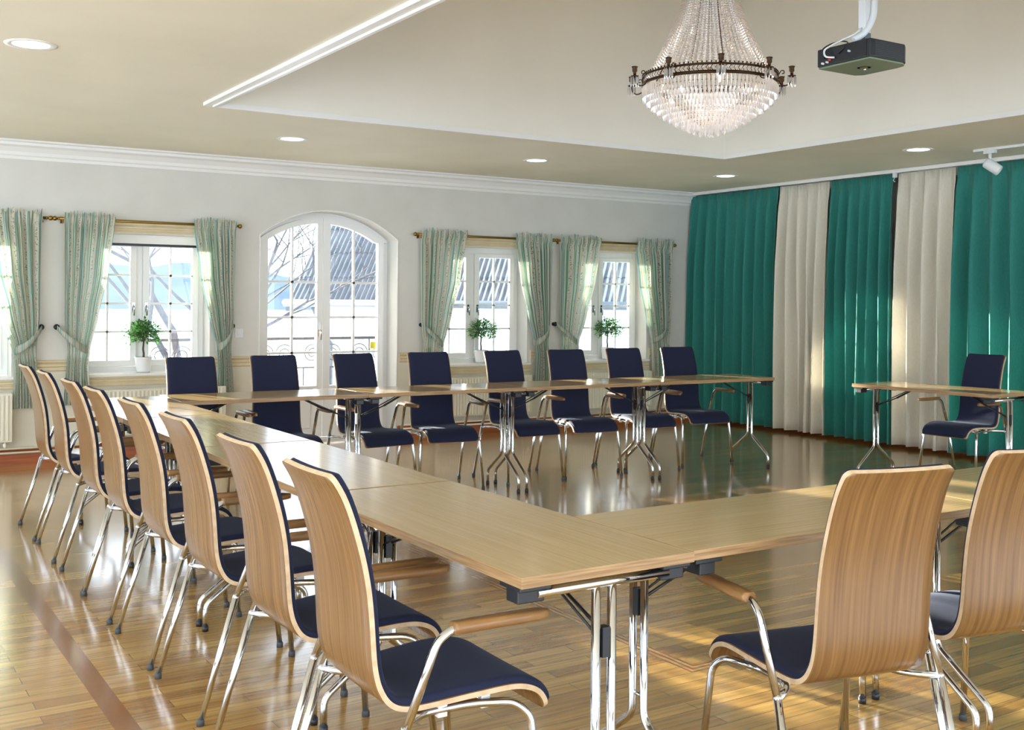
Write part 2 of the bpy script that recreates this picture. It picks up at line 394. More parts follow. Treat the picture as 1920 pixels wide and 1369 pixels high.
# windows
def arc_fan(x0, x1, z0, R, ap, n=12):
    return [(x0, z0), (x1, z0)] + [(x1 + (x0 - x1) * i / n, arch_z(x1 + (x0 - x1) * i / n, R, ap)) for i in range(n + 1)]
def window(i, c, h):
    root = empty('window_%d' % i, (c, YA, WZ0)); struct(root)
    root.location = (c, YA, 0)
    y0, y1 = .20, .27
    f = MB(); f.box(-h, -h + .05, y0, y1, WZ0, WZ1); f.box(h - .05, h, y0, y1, WZ0, WZ1); f.box(-h + .05, h - .05, y0, y1, WZ1 - .06, WZ1); f.box(-h + .05, h - .05, y0, y1, WZ0, WZ0 + .05); f.box(-.025, .025, y0, y1, WZ0 + .05, WZ1 - .06)
    f.build('window_frame', M_frame, root, .003)
    for s in (-1, 1):
        xa, xb = sorted((s * .025, s * (h - .05))); za, zb = WZ0 + .05, WZ1 - .06
        sh = MB(); w_ = .055
        sh.box(xa + .002, xa + w_, y0 - .022, y0 + .02, za + .002, zb - .002); sh.box(xb - w_, xb - .002, y0 - .022, y0 + .02, za + .002, zb - .002)
        sh.box(xa + w_, xb - w_, y0 - .022, y0 + .02, za + .002, za + w_); sh.box(xa + w_, xb - w_, y0 - .022, y0 + .02, zb - w_ + .01, zb - .002)
        so = sh.build('sash', M_frame, root, .003)
        gx0, gx1, gz0, gz1 = xa + w_, xb - w_, za + w_, zb - w_ + .01
        mu = MB(); xm = (gx0 + gx1) / 2
        mu.box(xm - .009, xm + .009, y0 - .01, y0 + .012, gz0, gz1)
        for k in range(1, 4):
            z = gz0 + (gz1 - gz0) * k / 4; mu.box(gx0, gx1, y0 - .01, y0 + .012, z - .009, z + .009)
        mu.build('glazing_bars', M_frame, so)
        pn = MB(); pn.box(gx0 - .004, gx1 + .004, y0 - .001, y0 + .002, gz0 - .004, gz1 + .004); pn.build('pane', M_glass, so)
        hn = MB(); hx = s * .055; hn.box(hx - .012, hx + .012, y0 - .032, y0 - .022, 1.22, 1.30); hn.tube([(hx, y0 - .03, 1.28), (hx, y0 - .055, 1.27), (hx, y0 - .055, 1.19)], .007, 8, bend=.02)
        hn.build('window_handle', M_chrome, so)
        hg = MB()
        for k in range(1, 4):
            z = gz0 + (gz1 - gz0) * k / 4; hg.box(s * (h - .108), s * (h - .098), y0 - .02, y0 - .006, z - .008, z + .008)
        hg.build('bar_clip', M_knob, so)
    if i <= 2:
        dk = MB(); dk.box(-h + .003, h - .003, .15, .172, 1.812, WZ1 - .001); bl_ = dk.build('roller_blind', M_trimw, root)
        dk = MB(); dk.box(-h + .003, h - .003, .146, .176, 1.792, 1.812); dk.build('blind_bar', M_black, bl_)
    sl = MB(); sl.box(-h, h, .0, .20, WZ0 - .02, WZ0); sl.box(-h - .04, h + .04, -.03, 0, WZ0 - .022, WZ0 + .002)
    sl.build('window_sill', M_trimw, root, .004)
    # fluted cream boards below the sill and above the opening
    low = [(0, .60), (-.02, .60), (-.026, .612), (-.026, .622), (-.016, .628), (-.016, .636), (-.024, .642), (-.024, .655), (-.015, .66), (-.022, .668), (-.022, .677), (0, .677)]
    q = MB(); q.prism(low, 'x', -h - .03, h + .03); q.build('sill_apron', M_trimc, root)
    up = [(0, 1.895), (-.018, 1.895), (-.024, 1.905), (-.018, 1.915), (-.018, 1.925), (-.026, 1.932), (-.026, 1.945), (-.018, 1.952), (-.03, 1.962), (-.03, 1.985), (-.036, 1.99), (0, 1.99)]
    q = MB(); q.prism(up, 'x', -h - .03, h + .03); q.build('head_moulding', M_trimc, root)
    return root
for i, (c, h) in enumerate(WINS): window(i + 1, c, h)

# arched glazed double door
def door():
    root = empty('door_1', (0, YA, 0)); struct(root)
    y0, y1 = .22, .30
    # outer frame
    f = MB(); fw = .05
    zl = arch_z(AX1 - fw, AR - fw, AAP - fw)
    f.box(AX0, AX0 + fw, y0, y1, 0, zl); f.box(AX1 - fw, AX1, y0, y1, 0, zl); f.box(AX0 + fw, AX1 - fw, y0, y1, -.0, .03)
    def ring(mb, a_off, b_off, x0, x1, ya, yb, n=24):
        # band between two concentric arches
        R1, p1 = AR - a_off, AAP - a_off; R2, p2 = AR - b_off, AAP - b_off
        for k in range(n):
            xa, xb = x0 + (x1 - x0) * k / n, x0 + (x1 - x0) * (k + 1) / n
            za, zb = max(arch_z(xa, R2, p2), zl), max(arch_z(xb, R2, p2), zl)
            mb.prism([(xa, za), (xb, zb), (xb, arch_z(xb, R1, p1)), (xa, arch_z(xa, R1, p1))], 'y', ya, yb)
    ring(f, 0, fw, AX0 + .001, AX1 - .001, y0, y1)
    f.build('door_frame', M_frame, root)
    for s in (-1, 1):
        xa, xb = (AX0 + fw, ACX - .003) if s < 0 else (ACX + .003, AX1 - fw)
        ga, gb = (3.545, 4.03) if s < 0 else (4.165, 4.665)
        l = MB(); ya, yb = y0 - .025, y0 + .025
        def col(x0, x1):   # stile reaching up to the arch
            n = 6
            for k in range(n):
                p, q = x0 + (x1 - x0) * k / n, x0 + (x1 - x0) * (k + 1) / n
                l.prism([(p, .035), (q, .035), (q, arch_z(q, AR - fw, AAP - fw)), (p, arch_z(p, AR - fw, AAP - fw))], 'y', ya, yb)
        col(xa, ga); col(gb, xb)
        l.box(ga, gb, ya, yb, .035, .52)
        ring(l, fw, .105, ga, gb, ya, yb, 12)
        leaf = l.build('door_leaf', M_frame, root)
        pn = MB(); pn.box(ga + .06, gb - .06, ya - .012, ya, .12, .44); pn.build('lower_panel', M_frame, leaf, .006)
        mu = MB(); xm = (ga + gb) / 2
        for k in range(1):
            mu.box(xm - .011, xm + .011, y0 - .012, y0 + .012, .52, arch_z(xm, AR - .1, AAP - .1))
        for z in (.836, 1.172, 1.505): mu.box(ga, gb, y0 - .012, y0 + .012, z - .011, z + .011)
        mu.build('glazing_bars', M_frame, leaf)
        g = MB(); poly = arc_fan(ga - .003, gb + .003, .515, AR - .1, AAP - .1); g.prism(poly, 'y', y0 - .002, y0 + .001); g.build('pane', M_glass, leaf)
    h = MB(); hx = ACX - .035; h.box(hx - .014, hx + .014, y0 - .035, y0 - .025, .99, 1.12); h.tube([(hx, y0 - .03, 1.05), (hx, y0 - .07, 1.05), (hx, y0 - .07, .96)], .008, 8, bend=.02)
    h.build('door_handle', M_chrome, root)
    st = MB(); st.box(4.595, 4.655, y0 - .006, y0 - .003, .865, .93); st.build('yellow_sticker', mat('yellow_paper', srgb(226, 214, 70), .6), root)
    return root
door()
# thin raised edge around the recess of the arched door
b = MB()
pts = [(AX0 - .006, 0)] + [(AX0 - .006, ASP)] + [(x, arch_z(x) + .006) for x in xs] + [(AX1 + .006, ASP), (AX1 + .006, 0)]
b.tube([(x, YA - .001, z) for x, z in pts], .006, 6, up=(0, 1, 0)); struct(b.build('trim_5', M_trimw))

# ------------------------------------------------------------ recessed ceiling lights
LIGHTS = [((.90, 5.89), 'round recessed ceiling light at the upper left, nearest the camera'),
          ((3.155, 8.2), 'round recessed ceiling light above the first complete window from the left'),
          ((5.44, 8.17), 'round recessed ceiling light above the gap between arched door and pair of windows'),
          ((7.63, 8.07), 'round recessed ceiling light nearest the corner of window wall and green drape'),
          ((7.57, 5.77), 'round recessed ceiling light near the white track spotlight')]
for (x, y), lab in LIGHTS:
    r = empty('downlight', (x, y, CZ)); tag(r, lab, 'ceiling light', 'recessed ceiling lights')
    m = MB(); m.lathe([(.088, -.002), (.102, -.0045), (.122, -.004), (.124, 0)], n=40); m.build('trim_ring', M_trimw, r)
    m = MB(); m.lathe([(.0001, -.001), (.05, -.0015), (.088, -.002)], n=40); m.build('diffuser', M_lamp, r)


# ------------------------------------------------------------ outside
M_snow = noise_col(mat('pale_ground', rough=.9), srgb(206, 214, 220), srgb(232, 236, 240), nscale=.3)
b = MB(); b.box(-250, 350, -200, 420, -2.0, -1.85); struct(b.build('ground', M_snow))
M_hill = noise_col(mat('hazed_far_wood', rough=.95), srgb(86, 96, 106), srgb(106, 116, 124), nscale=.06, detail=8)  # distance haze is put into the hill's blue-grey colour
b = MB(); n = 90; vs = []
for j in range(3):
    for i in range(n + 1):
        x = -120 + 420 * i / n
        h_ = (-2, 6, 12)[j] + (0, 1, 1)[j] * (2.2 * math.sin(i * .21) + 1.6 * math.sin(i * .53 + 1) + random.uniform(-.5, .5) * .9)
        vs.append((x, 300 + j * 22 + 8 * math.sin(i * .2), h_))
b.add(vs, [(j * (n + 1) + i, j * (n + 1) + i + 1, (j + 1) * (n + 1) + i + 1, (j + 1) * (n + 1) + i) for j in range(2) for i in range(n)], 0, True)
tag(b.build('wooded_hill', M_hill), 'hazy blue wooded hill on the horizon behind the windows', 'hill')

# neighbouring house: eave runs along E, roof rises along U
A0 = Vector((7.4, 19.0, 0)); E_ = Vector((.641, -.762, 0)).normalized(); U_ = Vector((.762, .641, 0)).normalized()
house = empty('house', (A0.x, A0.y, -1.85)); tag(house, 'white boarded house with a grey pantile roof beyond the arched door', 'house')
EZ, HL, HW = 1.24 + 1.85, 13.0, 6.0
house.rotation_euler = (0, 0, math.atan2(E_.y, E_.x))     # local x along the eave, local y up-slope side
M_board = mat('white_boards', srgb(226, 230, 234), .7)
tt = M_board.node_tree; wv = tt.nodes.new('ShaderNodeTexWave'); wv.inputs['Scale'].default_value = 1.6; wv.bands_direction = 'X'
tcn = tt.nodes.new('ShaderNodeTexCoord'); tt.links.new(tcn.outputs['Object'], wv.inputs['Vector'])
crn = tt.nodes.new('ShaderNodeValToRGB'); crn.color_ramp.elements[0].color = srgb(176, 184, 190); crn.color_ramp.elements[0].position = .0; crn.color_ramp.elements[1].position = .22; crn.color_ramp.elements[1].color = srgb(232, 236, 238)
tt.links.new(wv.outputs['Fac'], crn.inputs[0]); tt.links.new(crn.outputs[0], tt.nodes['Principled BSDF'].inputs['Base Color'])
b = MB(); b.box(.5, HL, .35, HW * 2 - .35, 0, EZ + .1); b.build('wall', M_board, house)
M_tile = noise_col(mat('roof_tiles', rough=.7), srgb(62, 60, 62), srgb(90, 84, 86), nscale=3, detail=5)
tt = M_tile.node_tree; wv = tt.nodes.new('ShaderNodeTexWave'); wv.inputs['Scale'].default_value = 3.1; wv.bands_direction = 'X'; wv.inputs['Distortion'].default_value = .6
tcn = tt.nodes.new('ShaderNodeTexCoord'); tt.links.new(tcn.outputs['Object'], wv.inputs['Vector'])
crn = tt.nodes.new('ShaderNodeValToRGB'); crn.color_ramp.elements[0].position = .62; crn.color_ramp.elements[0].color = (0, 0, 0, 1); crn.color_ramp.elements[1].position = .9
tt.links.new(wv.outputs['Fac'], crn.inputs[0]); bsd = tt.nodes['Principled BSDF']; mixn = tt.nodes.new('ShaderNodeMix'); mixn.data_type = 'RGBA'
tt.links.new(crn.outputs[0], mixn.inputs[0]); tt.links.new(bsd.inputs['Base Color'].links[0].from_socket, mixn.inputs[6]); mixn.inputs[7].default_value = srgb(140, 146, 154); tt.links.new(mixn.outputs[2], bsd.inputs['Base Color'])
b = MB(); PT = 1.1; nt_ = 130; row = 14; L_ = HW
def roofpt(x, s_): return (x, s_ * L_, EZ + s_ * L_ * PT)
for i in range(nt_):      # rounded pantile columns, stepped in courses
    xa = HL * i / nt_ - .15; wd = HL / nt_
    for k in range(row):
        s0, s1 = k / row, (k + 1) / row + .012
        vs = []
        for s_, lift in ((s0, .022), (s1, .008)):
            for q in range(5):
                x = xa + wd * q / 4; hh = math.sin(PI * q / 4) * .045 + lift; p = roofpt(x, s_); vs.append((p[0], p[1] - hh * .7, p[2] + hh * .7))
        b.add(vs, [(q, q + 1, 5 + q + 1, 5 + q) for q in range(4)], 0, True)
b.add([roofpt(-.15, 0), roofpt(HL, 0), roofpt(HL, 1), roofpt(-.15, 1), (HL, HW * 2, EZ), (-.15, HW * 2, EZ)], [(0, 1, 2, 3), (3, 2, 4, 5)])
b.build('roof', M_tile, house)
b = MB(); b.tube([(-.2, -.06, EZ + .03), (HL, -.06, EZ + .03)], .07, 8); b.box(-.2, -.1, 0, .2, EZ - .12, EZ + .05); b.tube([(.35, 0, EZ), (.45, .2, EZ - .5), (.55, .3, EZ - .7), (.55, .3, .2)], .045, 8); b.build('gutter', mat('gutter_metal', srgb(96, 100, 106), .5, .5), house)
M_dkglass = mat('dark_pane', srgb(110, 124, 134), .1)
for x in (2.3, 4.6, 7.0, 9.4):
    m = MB(); m.box(x - .5, x + .5, .3, .36, .9, 2.45); wo = m.build('window', M_frame, house)
    m = MB(); m.box(x - .42, x - .03, .285, .3, .98, 2.37); m.box(x + .03, x + .42, .285, .3, .98, 2.37); m.build('pane', M_dkglass, wo)

# bare trees
M_branch = noise_col(mat('branch_bark', rough=.9), srgb(62, 60, 64), srgb(84, 82, 86), nscale=9)
def tree(name_lab, base, h, lean, seed, depth=6, r0=.11):
    rnd = random.Random(seed); mb = MB()
    def grow(p, d, L, r, k):
        pts = [p]; q = p.copy(); dd = d.copy()
        for _ in range(3):
            dd = (dd + Vector((rnd.uniform(-.18, .18), rnd.uniform(-.18, .18), rnd.uniform(-.06, .12)))).normalized(); q = q + dd * L / 3; pts.append(q.copy())
        mb.tube(pts, [r, r * .6], 5 if k < 3 else 3, caps=False)
        if k == depth: return
        for j in range(3 if k < 4 else 2):
            ax = Vector((rnd.uniform(-1, 1), rnd.uniform(-1, 1), rnd.uniform(-.2, .5))).normalized()
            nd = (dd * .75 + ax * .75).normalized(); st = pts[rnd.choice((2, 3, 3))]
            grow(st, nd, L * rnd.uniform(.6, .82), r * .55, k + 1)
    grow(Vector((0, 0, 0)), Vector(lean).normalized(), h, r0, 0)
    o = mb.build('bare_tree', M_branch); o.location = base; tag(o, name_lab, 'tree', 'bare winter trees')
    return o
tree('bare tree with leaning trunk seen through the first complete window from the left', (4.6, 16.5, -1.85), 2.7, (.12, 0, 1), 3)
tree('bare tree branching behind the left leaf of the arched door', (8.2, 24.5, -1.85), 2.9, (-.3, 0, 1), 11, 6, .09)
tree('bare tree seen through the leftmost, half visible window', (1.6, 19, -1.85), 2.6, (.1, 0, 1), 5)

# terrace and wrought iron railing beyond the door
b = MB(); b.box(2.6, 6.0, YA + TH, 11.5, -.16, -.03); struct(b.build('terrace', M_snow))
rl = empty('iron_railing', (0, 11.3, -.03)); tag(rl, 'black wrought iron balcony railing with scrolls outside the arched door', 'railing')
b = MB(); b.box(2.7, 5.95, -.012, .012, .93, .96); b.box(2.7, 5.95, -.01, .01, .08, .10); b.box(2.7, 5.95, -.008, .008, .62, .635)
b.build('rail', M_knob, rl)
b = MB()
for i in range(21): x = 2.78 + i * .156; b.box(x - .007, x + .007, -.007, .007, .09 if i % 4 else 0, .63 if i % 4 else .93)
b.build('balusters', M_knob, rl)
for i in range(6):
    b = MB(); cx = 2.95 + i * .55
    pts = [(cx + (.11 - .09 * t / 40) * math.cos(t * .32), 0, .78 + (.11 - .09 * t / 40) * math.sin(t * .32)) for t in range(41)]
    b.tube(pts, .006, 5); pts2 = [(2 * cx + .24 - p[0], 0, p[2]) for p in pts]; b.tube(pts2, .006, 5); b.build('scroll', M_knob, rl)
# ------------------------------------------------------------ curtain rods, curtains, knobs
ROD_Z = 1.985; ROD_Y = YA - .075
def rod(x0, x1, lab):
    r = empty('curtain_rod', ((x0 + x1) / 2, ROD_Y, ROD_Z)); tag(r, lab, 'curtain rod', 'brass curtain rods'); h = (x1 - x0) / 2
    m = MB(); m.tube([(-h + .05, 0, 0), (h - .05, 0, 0)], .012, 12); m.build('rod', M_brass, r)
    for s in (-1, 1):
        m = MB(); m.ball((s * (h - .014), 0, 0), .02, 12, 8); m.ball((s * (h - .045), 0, 0), .013, 12, 8); m.build('finial', M_brass, r)
        m = MB(); m.tube([(s * (h - .075), 0, 0), (s * (h - .075), .075, 0)], .006, 8); m.box(s * (h - .075) - .01, s * (h - .075) + .01, .065, .0745, -.035, .02); m.ball((s * (h - .075), 0, -.03), .008, 8, 6); m.tube([(s * (h - .075), 0, 0), (s * (h - .075), 0, -.03)], .005, 6); m.build('bracket', M_brass, r)
rod(.02, 1.628, 'brass curtain rod with ball finials over the half visible leftmost window')
rod(1.632, 3.20, 'brass curtain rod over the first complete window from the left')
rod(4.92, 6.585, 'brass curtain rod over the window just right of the arched door')
rod(6.59, 8.25, 'brass curtain rod over the window nearest the green drapes')

def lerp_tab(tab, z):
    for (z0, a0), (z1, a1) in zip(tab[:-1], tab[1:]):
        if z0 >= z >= z1:
            t = (z0 - z) / (z0 - z1); t = t * t * (3 - 2 * t) * .4 + t * .6
            return a0 + (a1 - a0) * t
    return tab[-1][1] if z < tab[-1][0] else tab[0][1]
def curtain(side, xo, xi, tie_i, bot_i, bot_z, lab, seed, knob_x, tie_w=.19):
    """side -1: hangs at the left of its window (outer edge left). xo outer x, xi inner x at the top, tie_i inner x at the tie"""
    rnd = random.Random(seed)
    cx = (xo + xi) / 2
    root = empty('window_curtain', (cx, ROD_Y, bot_z)); tag(root, lab, 'curtain', 'striped curtains at the windows')
    zt = ROD_Z + .012; TZ_ = .91
    outer = [(zt, xo), (TZ_ + .25, xo - side * .01), (TZ_, xo - side * .035), (bot_z, xo - side * .005)]
    inner = [(zt, xi), (1.55, xi + side * abs(xi - tie_i) * .28), (1.2, xi + side * abs(xi - tie_i) * .66), (TZ_, tie_i), (TZ_ - .15, tie_i + side * .012), (bot_z, bot_i)]
    NU, nz = 110, 46; zs = [zt + .04 - (zt + .04 - bot_z) * k / nz for k in range(nz + 1)]
    m = MB(); m.uv = []; vs = []; ph = rnd.uniform(0, 6); nf = rnd.choice((9, 10, 11)); j1 = [rnd.uniform(-.6, .6) for _ in range(40)]
    for z in zs:
        zz = min(z, zt); a, c_ = lerp_tab(outer, zz), lerp_tab(inner, zz)
        wdt = abs(c_ - a)
        for i in range(NU + 1):
            u = i / NU; x = a + (c_ - a) * u
            amp = min(.030, .008 + .6 * wdt / nf * .55)
            if zz > 1.9: amp *= .55
            uu = u + .012 * math.sin(u * 17 + ph)
            y = amp * math.sin(2 * PI * nf * uu + ph + .35 * math.sin(z * 2.1 + ph)) + .25 * amp * math.sin(2 * PI * nf * 2.3 * uu + z * 1.5)
            if z > zt - .0:      # ruffle above the rod
                k = (z - zt) / .04; y = y * .5 + k * .03 * math.sin(2 * PI * 17 * u + ph * 2) ; zo = z + k * .016 * math.sin(2 * PI * 13 * u + ph) + k * .012 * math.sin(97 * u + seed) - .004
            else: zo = z
            if z > zt - .05: y = y * .45 - .019
            if abs(z - TZ_) < .05: y *= .45
            vs.append((x - cx, y - .004, zo - bot_z)); m.uv.append((u * 6.2 + (0 if side < 0 else .3), z))
    m.add(vs, [(k * (NU + 1) + i, k * (NU + 1) + i + 1, (k + 1) * (NU + 1) + i + 1, (k + 1) * (NU + 1) + i) for k in range(nz) for i in range(NU)], 0, True)
    o = m.build('fabric', M_stripe, root)
    # tieback: a flat band from the knob round the gathered cloth
    kx = knob_x - cx; ti = tie_i - cx; kz = 1.095 - bot_z; tz = TZ_ - bot_z
    def band(pts, h0):
        mb = MB(); mb.uv = []; V = []
        for q, p in enumerate(pts):
            hw = h0 * (.55 + .45 * math.sin(PI * min(1, q / (len(pts) - 1) * 1.2) * .5))
            for s_ in (-1, -.4, .4, 1):
                V.append((p[0], p[1] - (.006 if abs(s_) < .5 else 0), p[2] + s_ * hw)); mb.uv.append((q * .42, s_))
        mb.add(V, [(q * 4 + r, q * 4 + r + 1, (q + 1) * 4 + r + 1, (q + 1) * 4 + r) for q in range(len(pts) - 1) for r in range(3)], 0, True)
        ob = mb.build('tieback', M_stripe, root); sm = ob.modifiers.new('solid', 'SOLIDIFY'); sm.thickness = .006; sm.offset = 0
        return ob
    n = 12; P = []
    for q in range(n + 1):
        t = q / n; x = kx + (ti - kx) * t; z = kz + (tz - kz) * (1 - (1 - t) ** 1.7); y = .05 - .105 * math.sin(PI * (.12 + .8 * t))
        P.append((x, y, z))
    band(P, .034)
    return root
curtain(+1, 1.55, 1.0, 1.335, 1.345, .45, 'striped green curtain at the far left edge, beside the half visible window', 1, 1.555)
curtain(-1, 1.715, 2.115, 1.925, 1.935, .46, 'striped green curtain left of the first complete window', 2, 1.672)
curtain(+1, 3.15, 2.775, 2.985, 2.99, .48, 'striped green curtain between the first complete window and the arched door', 3, 3.135)
curtain(-1, 5.0, 5.51, 5.26, 5.24, .48, 'striped green curtain just right of the arched door', 4, 5.035)
curtain(+1, 6.54, 6.08, 6.335, 6.325, .48, 'striped curtain at the right side of the window beside the arched door', 5, 6.53)
curtain(-1, 6.64, 7.18, 6.9, 6.9, .48, 'striped curtain at the left side of the window nearest the drapes', 6, 6.62)
curtain(+1, 8.20, 7.68, 7.9, 7.92, .48, 'striped curtain between the last window and the green drape', 7, 8.145)
for x, lab in [(1.555, 'dark round tieback knob at the left curtain pair, left one of two'), (1.672, 'dark round tieback knob at the left curtain pair, right one of two'), (3.135, 'dark round tieback knob left of the arched door'),
               (5.035, 'dark round tieback knob right of the arched door'), (6.53, 'dark round tieback knob between the right windows, left one of two'), (6.62, 'dark round tieback knob between the right windows, right one of two'), (8.145, 'dark round tieback knob next to the green drape')]:
    m = MB(); Mx = Matrix.Rotation(PI / 2, 4, 'X')
    m.lathe([(.0001, .055), (.012, .055), (.021, .05), (.024, .043), (.018, .036), (.007, .033), (.007, .006), (.018, .004), (.018, 0)], n=20, M=Mx)
    o = m.build('tieback_knob', M_knob); o.location = (x, YA, 1.10); tag(o, lab, 'knob', 'tieback knobs')

# ------------------------------------------------------------ big drapes on the right
DX = 8.52
def drape(y1, y0, m_, lab, seed, nf, lean=0.):
    """hangs from y1 (far) to y0 (near)"""
    rnd = random.Random(seed); cyy = (y0 + y1) / 2
    root = empty('drape', (DX, cyy, 0)); tag(root, lab, 'drape', 'floor length drapes along the right wall')
    NU, nz = nf * 14, 24; z0, z1 = .035, 2.555; m = MB(); vs = []
    ph = [0.]; ws = [rnd.uniform(.75, 1.3) for _ in range(nf)]; tot = sum(ws)
    acc = [0]
    for q in ws: acc.append(acc[-1] + q / tot)
    am = [rnd.uniform(.75, 1.15) for _ in range(nf)]
    for k in range(nz + 1):
        z = z1 - (z1 - z0) * k / nz; f = (z1 - z) / (z1 - z0)
        for i in range(NU + 1):
            u = i / NU; q = min(int(u * nf), nf - 1); loc = u * nf - q
            # top: even pleats, below: uneven folds
            ub = acc[q] + (acc[q + 1] - acc[q]) * loc; mixf = min(1, f * 1.6)
            y = y1 + (y0 - y1) * (u * (1 - mixf) + ub * mixf)
            a = (.024 + .042 * min(1, f * 3)) * am[q]
            s_ = math.sin(2 * PI * loc); c_ = math.cos(2 * PI * loc)
            x = -a * c_ * (1 + .12 * math.sin(3 * f + q)) ; yy = y + .022 * s_ * mixf + .012 * math.sin(f * 2.5 + q * 1.7) * mixf
            if f < .05: x *= .55; x += .006 * math.sin(2 * PI * nf * 4 * u)
            vs.append((x - .02 * f, yy - cyy + lean * f * (1 - u), z))
    m.add(vs, [(k * (NU + 1) + i, k * (NU + 1) + i + 1, (k + 1) * (NU + 1) + i + 1, (k + 1) * (NU + 1) + i) for k in range(nz) for i in range(NU)], 0, True)
    o = m.build('cloth', m_, root); s = o.modifiers.new('solid', 'SOLIDIFY'); s.thickness = .003
    # header tape
    m2 = MB(); n = 40; V = []
    for i in range(n + 1):
        y = y1 + (y0 - y1) * i / n - cyy
        for z in (2.49, 2.56): V.append((.018, y, z))
    m2.add(V, [(2 * i, 2 * i + 1, 2 * i + 3, 2 * i + 2) for i in range(n)], 0); t_ = m2.build('header_tape', m_, root); s = t_.modifiers.new('solid', 'SOLIDIFY'); s.thickness = .004
    return root
drape(9.56, 8.20, M_green, 'wide green drape in the far corner beside the window wall', 1, 9, .0)
drape(8.18, 7.52, M_cream, 'cream drape between two green drapes, farther of the two cream ones', 2, 5)
drape(7.50, 6.76, M_green, 'green drape between the two cream drapes', 3, 6)
drape(6.70, 6.09, M_cream, 'cream drape behind the single table, nearer of the two cream ones', 4, 4)
drape(6.07, 4.3, M_green, 'green drape at the right edge behind the lone chair', 5, 10)
b = MB(); b.box(DX - .035, DX + .035, 6.74, 9.58, 2.565, 2.598); b.box(DX - .05, DX + .02, 3.2, 6.86, 2.562, 2.596)
o = b.build('drape_track', M_trimw, bevel=.002); tag(o, 'long white curtain track on the ceiling along the right wall', 'curtain track')

m = MB(); m.box(-.02, .02, -.012, .012, -.045, 0); m.tube([(0, 0, -.04), (0, .02, -.07), (0, 0, -.085)], .004, 6)
q_ = m.build('track_end_carrier', M_whitep, o); q_.location = (DX - .03, 6.725, 2.565)
# track spotlight
tr = empty('track_light', (7.95, 5.2, CZ)); tag(tr, 'white spotlight on a short ceiling track near the green drape', 'spotlight')
m = MB(); m.box(-.018, .018, -1.6, .32, -.02, 0); m.build('track', M_whitep, tr)
m = MB(); m.box(-.016, .016, .13, .23, -.045, -.02); m.tube([(0, .18, -.04), (0, .18, -.10)], .012, 12); m.build('stem', M_whitep, tr)
m = MB(); ax = Vector((.35, -.75, -.62)).normalized(); qM = ax.to_track_quat('Z', 'Y').to_matrix().to_4x4()
m.lathe([(.0001, -.045), (.03, -.045), (.041, -.038), (.043, -.02), (.043, .085), (.04, .09), (.036, .085), (.036, .04), (.0001, .035)], (0, .18, -.135), 28, M=qM); m.build('lamp_head', M_whitep, tr)

# ------------------------------------------------------------ radiators
def radiator(c, h, lab):
    r = empty('radiator', (c, YA - .09, .19)); tag(r, lab, 'radiator', 'cream panel radiators under the windows')
    m = MB(); n = int(h * 2 / .034); m.box(-h, h, -.02, .02, 0, .385); 
    for i in range(n):
        x = -h + .02 + (2 * h - .04) * (i + .5) / n; m.prism([(x - .011, -.02), (x - .007, -.029), (x + .007, -.029), (x + .011, -.02)], 'z', .015, .37)
    m.build('panel', M_rad, r, .002)
    m = MB(); m.box(-h, h, .022, .06, .36, .387); m.build('grille', M_rad, r)
    for s in (-1, 1):
        m = MB(); m.box(s * h * .7 - .015, s * h * .7 + .015, .02, .083, .02, .36); m.build('bracket', M_rad, r)
    m = MB(); m.tube([(h - .05, 0, 0), (h - .05, 0, -.045), (h - .05, .03, -.045), (h - .05, .03, -.06)], .008, 8); m.tube([(h - .09, 0, 0), (h - .09, 0, -.03), (h - .09, .03, -.03), (h - .09, .03, -.095)], .008, 8)
    m.lathe([(.012, 0), (.016, .01), (.016, .03), (.012, .035)], (h - .05, 0, -.045), 10); m.build('valve', M_rad, r)
radiator(.79, .545, 'cream panel radiator at the far left edge under the half visible window')
radiator(2.50, .56, 'cream panel radiator under the first complete window from the left')
radiator(5.73, .56, 'cream panel radiator under the window just right of the arched door')
radiator(7.33, .56, 'cream panel radiator under the window nearest the green drapes')
for x0, x1, lab in [(XL, AX0 - .04, 'pair of cream heating pipes along the wall left of the arched door'), (AX1 + .04, 8.4, 'pair of cream heating pipes along the wall right of the arched door')]:
    r = empty('heating_pipes', ((x0 + x1) / 2, YA - .06, .1)); tag(r, lab, 'pipe', 'heating pipes along the skirting'); h = (x1 - x0) / 2
    for z in (.03, -.005):
        m = MB(); m.tube([(-h, 0, z - .0), (h, 0, z - .0)], .009, 10); m.build('pipe', M_rad, r)
    m = MB()
    for k in range(int(h * 2 / .8)):
        x = -h + .4 + k * .8; m.box(x - .012, x + .012, -.004, .04, -.018, .043)
    m.build('clip', M_rad, r)

b = MB(); b.box(3.17, 3.245, YA - .012, YA - .0, .995, 1.075); b.box(3.19, 3.225, YA - .016, YA - .012, 1.015, 1.055)
tag(b.build('light_switch', M_whitep, bevel=.002), 'white light switch on the wall left of the arched door', 'switch')

